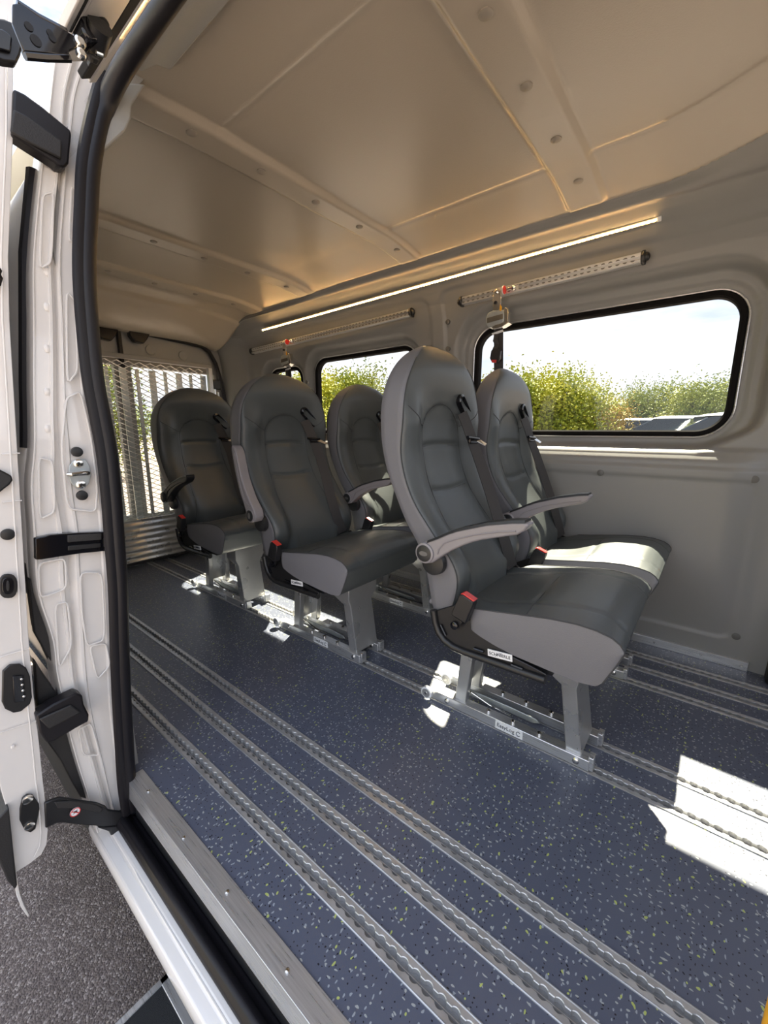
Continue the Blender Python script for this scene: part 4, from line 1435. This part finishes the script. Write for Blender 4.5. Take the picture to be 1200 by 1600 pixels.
        if k == 0:
            c_ = Vector((-0.385, ya_ - 0.0006, 0.020))
            lb = MB().box(c_.x - 0.043, c_.x + 0.043, ya_ - 0.0008, ya_, 0.006, 0.034).build('foot_label', M['label'], ft)
            text_mesh('EasyLog', 0.0175, M['ink'], 'lettering', lb, c_ + Vector((-0.010, -0.0004, 0)), (1, 0, 0), (0, 0, 1))
            MB().tube([(c_.x + 0.030 + 0.006 * math.cos(t), ya_ - 0.0012, 0.020 + 0.007 * math.sin(t)) for t in frange(0.6, 5.6, 0.5)], 0.0010, 5).build('ring_mark', M['ink'], lb)
    # locking lever between the rails
    lv = MB()
    lv.prism([(-0.56, 1.150, 0.052), (-0.40, 1.165, 0.040), (-0.33, 1.168, 0.034), (-0.318, 1.168, 0.024), (-0.34, 1.165, 0.018), (-0.42, 1.160, 0.022), (-0.56, 1.150, 0.030)], (0, 0.005, 0))
    lv.build('locking_lever', M['zinc'], root, bevel=0.0015)
    MB().tube([(-0.55, 1.135, 0.06), (-0.47, 1.14, 0.035), (-0.40, 1.142, 0.028)], 0.003, 8).build('lever_rod', M['chrome'], root, smooth=True)
    # transport wheels at the back end
    for (x_, y_, z_) in ((-0.672, 1.068, 0.030), (-0.650, 1.165, 0.040)):
        wh = MB().tube([(x_, y_, z_), (x_, y_ + 0.001, z_), (x_, y_ + 0.013, z_), (x_, y_ + 0.014, z_)], [0.018, 0.0205, 0.0205, 0.018], 22).build('transport_wheel', M['label'], root, smooth=True, angle=40)
        MB().tube([(x_, y_ - 0.001, z_), (x_, y_ + 0.004, z_)], 0.0155, 20).build('wheel_hub', M['steelgrey'], wh, smooth=True, angle=40)
        MB().tube([(x_, y_ - 0.003, z_), (x_, y_ + 0.03, z_)], 0.005, 12).build('wheel_axle', M['chrome'], wh, smooth=True, angle=40)
    return root


seat = make_seat()
G = 'grey vinyl passenger seats on aluminium pedestals'
SEATS = [
    # dx, dy, base shift, back lean (deg), lean pivot, arm angle, dark arm, label
    (0.0, 0.0, 0.0, 0.0, 0, False, 'large grey seat at the front nearest the doorway, pale armrest lowered over maker plate'),
    (-0.805, 0.0, -0.035, 1.6, 88, False, 'grey seat nearest the doorway in the middle row, its armrest folded up'),
    (-1.560, 0.0, -0.075, 1.8, 4, True, 'dark grey seat in front of the mesh ramp, black armrest lowered'),
    (0.010, 0.535, -0.01, 0.0, 0, False, 'front row grey seat beside the large window, strip of sunlight on its cushion'),
    (-0.800, 0.535, -0.035, 1.0, 0, False, 'middle row grey seat by the windows, half hidden behind the front seat'),
]
armp = on('y', 664, 864, SC - CW - 0.05)
leanp = Vector((-0.55, 0, 0.42))


def pivot_basis(p, ang):
    return Matrix.Translation(p) @ Matrix.Rotation(ang, 4, 'Y') @ Matrix.Translation(-p)


for i, (dx, dy, bs_, lean, arm, dark, lab) in enumerate(SEATS):
    s = seat if i == 0 else copy_tree(seat)
    s.location = (-0.40 + dx, 1.163 + dy, 0)
    tag(s, lab, 'seat', G)
    hz = (1.0, 0.968, 0.950, 0.988, 0.970)[i]       # the backs stand at slightly different heights
    R = pivot_basis(leanp, math.radians(lean)) @ Matrix.Translation(leanp) @ Matrix.Diagonal((1, 1, hz, 1)) @ Matrix.Translation(-leanp)
    for ch in s.children:
        nm = ch.name.split('.')[0]
        if nm in ('front_leg', 'rear_leg', 'rear_web', 'foot_rail', 'locking_lever', 'lever_rod', 'transport_wheel'):
            ch.location.x += bs_
        elif nm in ('backrest', 'belt_strap', 'armrest'):
            mb_ = R.copy()
            if nm == 'armrest':
                mb_ = R @ pivot_basis(armp, -math.radians(arm))
                if dark:
                    for c2 in [ch] + list(ch.children):
                        if c2.data.materials[0] in (M['armgrey'], M['plug']):
                            c2.data = c2.data.copy()
                            c2.data.materials[0] = M['armdark']
            ch.matrix_basis = mb_

# ================================================================== CEILING LIGHT, OVERHEAD TRACKS, BELT RETRACTORS
p0, p1 = on('y', 1027, 343, 1.868), on('y', 410, 516, 1.868)
led = empty('light_strip', (p0 + p1) / 2, 'warm glowing strip of small lights above the windows', 'light strip')
mb = MB()
dd = (p1 - p0).normalized()
nn = Vector((0, -0.80, -0.60))
ss = dd.cross(nn).normalized()
for (a, b, c, e) in ((-0.007, 0.007, -0.030, -0.002),):
    mb.prism([p0 + ss * a + nn * c, p0 + ss * b + nn * c, p0 + ss * b + nn * e, p0 + ss * a + nn * e], p1 - p0)
mb.build('strip_channel', M['led_body'], led)
mb = MB()
mb.prism([p0 + ss * -0.0052 + nn * -0.002, p0 + ss * 0.0052 + nn * -0.002, p0 + ss * 0.0045 + nn * 0.0008, p0 + ss * -0.0045 + nn * 0.0008], p1 - p0)
mb.build('strip_lens', M['led_soft'], led)
mb = MB()
n = int((p1 - p0).length / 0.0165)
for k in range(n):
    c = p0 + dd * (0.01 + k * 0.0165) + nn * 0.0015
    mb.prism([c - dd * 0.0035 - ss * 0.003, c + dd * 0.0035 - ss * 0.003, c + dd * 0.0035 + ss * 0.003, c - dd * 0.0035 + ss * 0.003], nn * 0.0015)
mb.build('diode', M['led'], led, kind='stuff')
for k, p in ((-1, p0), (1, p1)):
    MB().prism([p + dd * k * 0.012 + ss * -0.008 + nn * -0.03, p + dd * k * 0.012 + ss * 0.008 + nn * -0.03, p + dd * k * 0.012 + ss * 0.008 + nn * 0.002, p + dd * k * 0.012 + ss * -0.008 + nn * 0.002], dd * -k * 0.012).build('end_cap', M['label'], led)


def overhead_track(pa, pb, y, label):
    a, b = on('y', pa[0], pa[1], y), on('y', pb[0], pb[1], y)
    root = empty('overhead_track', (a + b) / 2, label, 'track', 'perforated aluminium tracks above the side windows')
    L_ = b - a
    d = L_.normalized()
    u1 = Vector((0, -1, 0))
    u2 = d.cross(u1).normalized()
    if u2.z < 0:
        u2 = -u2
    prof = [(-0.02, 0.0175), (0.008, 0.0175), (0.0095, 0.015), (0.0095, 0.006), (0.005, 0.006), (0.005, -0.006), (0.0095, -0.006), (0.0095, -0.0155), (0.006, -0.0175), (-0.02, -0.0175)]
    MB().prism([a + u1 * p + u2 * q_ for p, q_ in prof], L_).build('track_body', M['alu'], root)
    mb = MB()
    n = int(L_.length / 0.0254)
    for k in range(n):
        c = a + d * (0.0127 + k * 0.0254) + u1 * 0.0096
        for s in (-1, 1):
            arc = [c + u2 * (s * 0.0055) + d * 0.0075] + [c + u2 * s * (0.0055 + 0.0055 * math.sin(t)) + d * 0.0075 * math.cos(t) for t in (0.6, 1.1, 1.57, 2.04, 2.54)] + [c + u2 * (s * 0.0055) - d * 0.0075]
            mb.prism(arc, u1 * 0.0004)
    mb.build('perforation', M['plug'], root, kind='stuff')
    for p, k in ((a, -1), (b, 1)):
        mb = MB()
        lp = [p + u1 * x_ + u2 * z_ for x_, z_ in ((-0.02, -0.022), (0.004, -0.024), (0.018, -0.016), (0.024, 0.0), (0.018, 0.016), (0.004, 0.024), (-0.02, 0.022))]
        mb.prism([q_ + d * k * 0.010 for q_ in lp], -d * k * 0.014)
        mb.build('end_cap', M['blackpl'], root, bevel=0.004)
        MB().ball(p + d * k * 0.012, 0.015, (0.9, 0.9, 1.1), 14).build('cap_dome', M['blackpl'], root, smooth=True)
    return root, a, b, d, u1, u2


ra = overhead_track((722, 471), (1004, 402.5), 1.925, 'perforated aluminium track with black end caps above the large window')
rb = overhead_track((394, 549), (642, 488.5), 1.925, 'perforated aluminium track above the two rear side windows')


def make_retractor():
    y = 1.895
    A = on('y', 776, 461, y)
    root = empty('belt_retractor', A)

    def q(u, v, yv=y):
        return on('y', u, v, yv)
    hk = MB().prism([q(u, v) for u, v in ((771, 455), (776, 450), (782, 454), (783, 470), (781, 484), (770, 485), (770, 470))], (0, 0.004, 0)).build('hanger_plate', M['chrome'], root, bevel=0.0015)
    p = q(776, 456)
    MB().tube([p + Vector((0, 0.03, 0)), p + Vector((0, -0.004, 0)), p + Vector((0, -0.006, 0))], [0.008, 0.008, 0.005], 14).build('hanger_bolt', M['chrome'], hk, smooth=True)
    p = q(774.5, 473)
    MB().tube([p, p + Vector((0, -0.004, 0))], 0.0075, 16).build('black_grommet', M['blackpl'], hk, smooth=True)
    MB().prism([q(u, v) for u, v in ((781, 474), (784, 480), (783, 487), (780, 484))], (0, 0.003, 0)).build('yellow_tab', M['yellow'], hk)
    p = q(788, 453)
    rk = MB().tube([p + Vector((-0.002, 0, 0)), p + Vector((0.002, 0, 0))], 0.017, 22).build('red_knob', M['red'], root, smooth=True, angle=40)
    MB().tube([p + Vector((-0.004, 0, 0)), p + Vector((-0.001, 0, 0))], 0.019, 22).build('knob_rim', M['label'], rk, smooth=True, angle=40)
    p2 = q(800, 450, 1.905)
    MB().tube([p2 + Vector((-0.02, 0, 0)), p2 + Vector((-0.002, 0, 0)), p2 + Vector((0.004, 0, 0)), p2 + Vector((0.010, 0, 0)), p2 + Vector((0.016, 0, 0))], [0.006, 0.006, 0.012, 0.012, 0.006], 16).build('locking_stud', M['chrome'], root, smooth=True, angle=40)
    bd = MB().prism([q(u, v) for u, v in ((759, 497), (762, 489), (770, 485), (786, 484), (788, 490), (787, 503), (776, 509), (763, 512), (760, 508))], (0, 0.045, 0)).build('reel_body', M['zinc'], root, bevel=0.004)
    MB().prism([q(u, v, y - 0.0015) for u, v in ((761, 497), (786, 490), (786, 498), (761, 505))], (0, 0.002, 0)).build('reel_band', M['chrome'], bd)
    MB().prism([q(u, v, y) for u, v in ((787, 482), (791, 480), (794, 487), (793, 500), (795, 506), (788, 507))], (0, 0.03, 0)).build('reel_flange', M['chrome'], bd, bevel=0.002)
    MB().prism([q(u, v, y - 0.01) for u, v in ((768, 512), (773, 508), (788, 504), (795, 504), (785, 510), (771, 514))], (0, 0.04, 0)).build('reel_foot', M['chrome'], bd, bevel=0.001)
    mb = MB()
    pts = [q(779, v, y + 0.03) for v in (506, 520, 540, 560, 600, 640)]
    ribbon(mb, pts, [Vector((1, 0, 0))] * 6, 0.0225)
    mb.build('hanging_strap', M['belt'], root)
    MB().prism([q(u, v, y + 0.022) for u, v in ((768, 521), (785, 515), (786, 518), (770, 524))], (0, 0.004, 0)).build('strap_clip', M['label'], root)
    mb = MB()
    ribbon(mb, [q(776, 522, y + 0.018), q(774, 532, y + 0.014), q(777, 538, y + 0.016), q(773, 546, y + 0.012)], [Vector((1, 0, 0))] * 4, 0.012)
    mb.build('buckle_web', M['belt'], root)
    bc = MB().prism([q(u, v, y + 0.004) for u, v in ((767, 548), (771, 543), (779, 543), (782, 548), (781, 560), (777, 567), (768, 566), (765, 560))], (0, 0.018, 0)).build('hanging_buckle', M['blackpl'], root, bevel=0.004)
    MB().prism([q(u, v, y + 0.003) for u, v in ((767.5, 562), (776, 562), (775, 566.5), (768.5, 566.5))], (0, 0.018, 0)).build('release_button', M['red'], bc)
    return root, A


rt, A1 = make_retractor()
tag(rt, 'steel belt retractor with dark strap and hanging buckle, before the large window', 'belt retractor', 'belt retractors hung from the overhead tracks')
r2 = copy_tree(rt)
A2 = on('y', 443.5, 539, 1.895)
r2.location = A2
r2.rotation_euler = (0, 0, 0)
tag(r2, 'belt retractor hanging in front of the small rearmost side window', 'belt retractor', 'belt retractors hung from the overhead tracks')

# ================================================================== FOLDED RAMP WITH MESH
XM = -3.00
tr0, tl0 = on('x', 324, 578, XM), on('x', 158, 560, XM)
bz = on('x', 230, 808, XM).z
y0, y1, z1 = 0.36, tr0.y, tr0.z + 0.01
rm = empty('folded_ramp', (XM, (y0 + y1) / 2, 0.03), 'folded wheelchair ramp of expanded steel mesh standing in front of the rear doors', 'ramp')
zb = bz


def mesh_panel(x, y0, y1, z0, z1, cw, ch, wdt, th):
    mb = MB()
    cols = int((y1 - y0) / cw)
    rows = int((z1 - z0) / ch)
    for r in range(rows):
        zc = z0 + (r + 0.5) * ch
        s = 1 if r % 2 == 0 else -1
        pts = [(y0 + k * cw / 2, zc + (ch / 2) * (1 if (k % 2 == 0) == (s > 0) else -1)) for k in range(cols * 2 + 1)]
        lo, hi = [], []
        rings = []
        for k, (y, z) in enumerate(pts):
            rings.append([(x - th, y, z - wdt), (x + th, y, z - wdt * 0.2), (x + th, y, z + wdt), (x - th, y, z + wdt * 0.2)])
        mb.loft(rings)
    return mb


mesh_panel(XM, y0, y1, zb, z1, 0.066, 0.0165, 0.0021, 0.004).build('ramp_mesh', M['meshsteel'], rm)
MB().box(XM - 0.02, XM + 0.012, y1, y1 + 0.032, 0.03, z1 + 0.004).build('side_rail', M['alu'], rm, bevel=0.003)
MB().box(XM - 0.02, XM + 0.010, y0, y1 + 0.03, z1, z1 + 0.028).build('top_rail', M['wall'], rm, bevel=0.003)
# upright slats of the folded leaf behind
k = 0
yv = y0
while yv < y1 - 0.03:
    MB().box(XM - 0.060, XM - 0.050, yv, yv + (0.020 if k % 2 else 0.040), 0.03, z1 - 0.05).build('upright_slat', M['zinc'] if k % 3 else M['steelgrey'], rm)
    yv += 0.085 if k % 2 else 0.095
    k += 1
# ribbed lower plate
mb = MB()
rings = []
zt = zb - 0.004
for i in range(61):
    z = 0.045 + (zt - 0.045) * i / 60
    x = XM + 0.006 + 0.05 * (1 - i / 60) + 0.004 * math.cos(i / 60 * 2 * PI * 7)
    rings.append([(x, y0, z), (x, y1 + 0.05, z)])
mb.loft(rings, closed=False, caps=False)
pl = mb.build('ribbed_plate', M['steelgrey'], rm, smooth=True, angle=None)
pl.modifiers.new('solid', 'SOLIDIFY').thickness = -0.004
MB().box(XM - 0.02, XM + 0.06, y0, y1 + 0.05, 0.0235, 0.045).build('rubber_foot', M['blackpl'], rm, bevel=0.004)
# hinge column right of the mesh
hc = empty('ramp_hinge_post', (XM - 0.04, y1 + 0.07, 0.03), 'slim steel hinge post right beside the mesh ramp', 'post')
MB().cyl((XM - 0.05, y1 + 0.075, 0.03), (XM - 0.05, y1 + 0.075, z1 - 0.12), 0.010, 14).build('post_tube', M['chrome'], hc, smooth=True, angle=50)
MB().cyl((XM - 0.05, y1 + 0.102, 0.03), (XM - 0.05, y1 + 0.102, z1 - 0.16), 0.007, 14).build('post_tube', M['alu'], hc, smooth=True, angle=50)
MB().box(XM - 0.075, XM - 0.03, y1 + 0.055, y1 + 0.115, z1 - 0.14, z1 - 0.07).build('hinge_block', M['blackpl'], hc, bevel=0.006)

# ================================================================== OUTSIDE: TREES AND PARKED CARS
def tree_mesh(seed, leafm, n=2600, tall=1.0, spread=1.0):
    rnd = random.Random(seed)
    mb = MB()
    mb.mi = 1
    mb.tube([(0, 0, 0), (0.04, 0.02, 0.25), (0, 0.03, 0.55), (0.02, 0, 0.85)], [0.035, 0.026, 0.016, 0.005], 7)
    tips = []
    for k in range(34):
        a = rnd.uniform(0, 2 * PI)
        h = rnd.uniform(0.12, 0.80)
        l_ = (0.42 - 0.30 * abs(h - 0.38)) * rnd.uniform(0.5, 1.0) * spread
        e = Vector((math.cos(a) * l_, math.sin(a) * l_, h + rnd.uniform(0.05, 0.24) * tall))
        mb.tube([(0, 0, h * 0.85), (e.x * 0.5, e.y * 0.5, (h + e.z) / 2), e], [0.010, 0.006, 0.002], 5)
        tips.append(e)
        for _ in range(3):
            tips.append(Vector((e.x * rnd.uniform(0.4, 1.1), e.y * rnd.uniform(0.4, 1.1), e.z + rnd.uniform(-0.10, 0.08))))
    mb.mi = 0
    for _ in range(n):
        c = rnd.choice(tips)
        r = 0.085
        p = c + Vector((rnd.gauss(0, r), rnd.gauss(0, r), rnd.gauss(0, r * 0.9)))
        if p.z < 0.02:
            continue
        s = rnd.uniform(0.010, 0.018)
        a = Vector((rnd.gauss(0, 1), rnd.gauss(0, 1), rnd.gauss(0, 1))).normalized()
        b = a.cross(Vector((rnd.gauss(0, 1), rnd.gauss(0, 1), rnd.gauss(0, 1)))).normalized()
        vs = [mb.bm.verts.new(p + a * s), mb.bm.verts.new(p + b * s * 0.55), mb.bm.verts.new(p - a * s), mb.bm.verts.new(p - b * s * 0.55)]
        mb.face(vs)
    return mb


PROTO = {}
for nm, sd_, lm, n_, tl, spd in (('bushy_tree', 1, 'leaf_a', 17000, 0.9, 1.25), ('open_tree', 2, 'leaf_b', 9000, 1.2, 0.95), ('autumn_tree', 3, 'leaf_c', 10000, 0.8, 1.05), ('broad_tree', 4, 'leaf_b', 15000, 1.0, 1.15)):
    mb = tree_mesh(sd_, M[lm], n_, tl, spd)
    bmesh.ops.recalc_face_normals
    me = bpy.data.meshes.new(nm)
    mb.bm.to_mesh(me)
    mb.bm.free()
    me.materials.append(M[lm])
    me.materials.append(M['bark'])
    PROTO[nm] = me

TREES = [
    # kind, u, v(top), distance y, label
    ('bushy_tree', 812, 566, 13, 'bright green bushy tree just past the headrest in the large window'),
    ('bushy_tree', 858, 563, 14, 'tallest bright green bush near the middle of the large window'),
    ('bushy_tree', 895, 588, 15, 'bright green bush sloping down toward the parked cars'),
    ('autumn_tree', 938, 610, 16, 'low yellow-orange tree left of the small open trees'),
    ('open_tree', 985, 610, 24, 'small airy green tree beyond the cars, the left one of a pair'),
    ('open_tree', 1024, 592, 24, 'taller airy green tree beyond the cars, the right one of a pair'),
    ('autumn_tree', 1058, 628, 22, 'small orange tree low against the window frame'),
    ('broad_tree', 1082, 600, 25, 'green tree behind the orange one at the right of the window'),
    ('broad_tree', 1122, 575, 22, 'large green tree against the right edge of the large window'),
    ('bushy_tree', 765, 585, 15, 'green tree behind the headrest in the large window'),
    ('bushy_tree', 512, 568, 12, 'green tree at the left edge of the middle side window'),
    ('bushy_tree', 535, 590, 14, 'lower green tree between two taller ones in the middle side window'),
    ('open_tree', 563, 573, 13, 'round topped tree in the centre of the middle side window'),
    ('bushy_tree', 590, 600, 14, 'green tree above the hidden seat in the middle side window'),
    ('bushy_tree', 445, 560, 9, 'green tree filling the small rearmost side window'),
]
rnd = random.Random(5)
for kind, u, v, dist, lab in TREES:
    top = on('y', u, v, dist)
    h = (top.z - GZ)
    o = bpy.data.objects.new(kind, PROTO[kind])
    COL.objects.link(o)
    o.location = (top.x, dist, GZ)
    k = h * 0.85
    o.scale = (k * 1.15, k * 1.15, k)
    o.rotation_euler = (0, 0, rnd.uniform(0, 6.28))
    tag(o, lab, 'tree', 'trees beyond the car park')
# trees mirrored in the dark quarter glass and seen through the rear doors
for kind, x_, y_, h, lab in (('bushy_tree', -13, 1.8, 3.4, 'yellow green tree behind the rear doors'), ('broad_tree', -15, 4.2, 3.6, 'green tree seen through the mesh of the ramp'),
                             ('bushy_tree', -20, -1.5, 4.4, 'green tree behind the van on the doorway side'), ('broad_tree', -11, -3.4, 4.0, 'green tree reflected in the dark quarter window'), ('bushy_tree', -5.0, -7.5, 4.2, 'green tree standing out on the doorway side')):
    o = bpy.data.objects.new(kind, PROTO[kind])
    COL.objects.link(o)
    o.location = (x_, y_, GZ)
    o.scale = (h * 1.1, h * 1.1, h)
    o.rotation_euler = (0, 0, rnd.uniform(0, 6.28))
    tag(o, lab, 'tree', 'trees around the van')


def make_car():
    root = empty('parked_car', (0, 0, GZ))
    # sections along the car (x), half widths and heights
    secs = [(-2.15, 0.62, 0.35, 0.70), (-2.0, 0.80, 0.25, 0.86), (-1.2, 0.88, 0.22, 0.96), (-0.7, 0.89, 0.22, 1.00), (0.9, 0.89, 0.22, 1.00), (1.6, 0.87, 0.22, 0.98), (2.05, 0.78, 0.28, 0.90), (2.15, 0.62, 0.36, 0.78)]
    mb = MB()
    mb.loft([[(x, -w_ * 0.95, GZ + a), (x, -w_, GZ + a + 0.25), (x, -w_ * 0.95, GZ + b), (x, w_ * 0.95, GZ + b), (x, w_, GZ + a + 0.25), (x, w_ * 0.95, GZ + a)] for x, w_, a, b in secs])
    bd = mb.build('body', M['cargrey'], root, bevel=0.05, smooth=False)
    mb = MB()
    mb.loft([[(-0.95, -0.78, GZ + 0.98), (-0.95, 0.78, GZ + 0.98), (1.75, 0.78, GZ + 0.97), (1.75, -0.78, GZ + 0.97)], [(-0.15, -0.64, GZ + 1.42), (-0.15, 0.64, GZ + 1.42), (1.15, 0.64, GZ + 1.42), (1.15, -0.64, GZ + 1.42)]])
    mb.build('cabin_glass', M['carglass'], root, bevel=0.04)
    MB().loft([[(-0.22, -0.66, GZ + 1.41), (-0.22, 0.66, GZ + 1.41), (1.22, 0.66, GZ + 1.41), (1.22, -0.66, GZ + 1.41)], [(0.0, -0.56, GZ + 1.47), (0.0, 0.56, GZ + 1.47), (1.05, 0.56, GZ + 1.47), (1.05, -0.56, GZ + 1.47)]]).build('roof', M['cargrey'], root, bevel=0.02)
    for x in (-1.35, 1.35):
        for y in (-0.80, 0.80):
            MB().cyl((x, y - 0.1, GZ + 0.32), (x, y + 0.1, GZ + 0.32), 0.32, 24).build('wheel', M['rubber'], root, smooth=True, angle=40)
    return root


car = make_car()
for i, (u, dist, rz, lab) in enumerate(((1110, 13.5, 0.25, 'pale silver parked car at the lower right of the large window'), (1040, 16, -0.1, 'silver parked car low in the large window under the small open trees'), (975, 18, 0.15, 'silver parked car at the foot of the bright bushes'))):
    o = car if i == 0 else copy_tree(car)
    p = on('y', u, 660, dist)
    o.location = (p.x, dist, GZ)
    o.rotation_euler = (0, 0, rz)
    o.scale = (1.2, 1.2, 1.27)
    tag(o, lab, 'car', 'cars parked outside the large window')
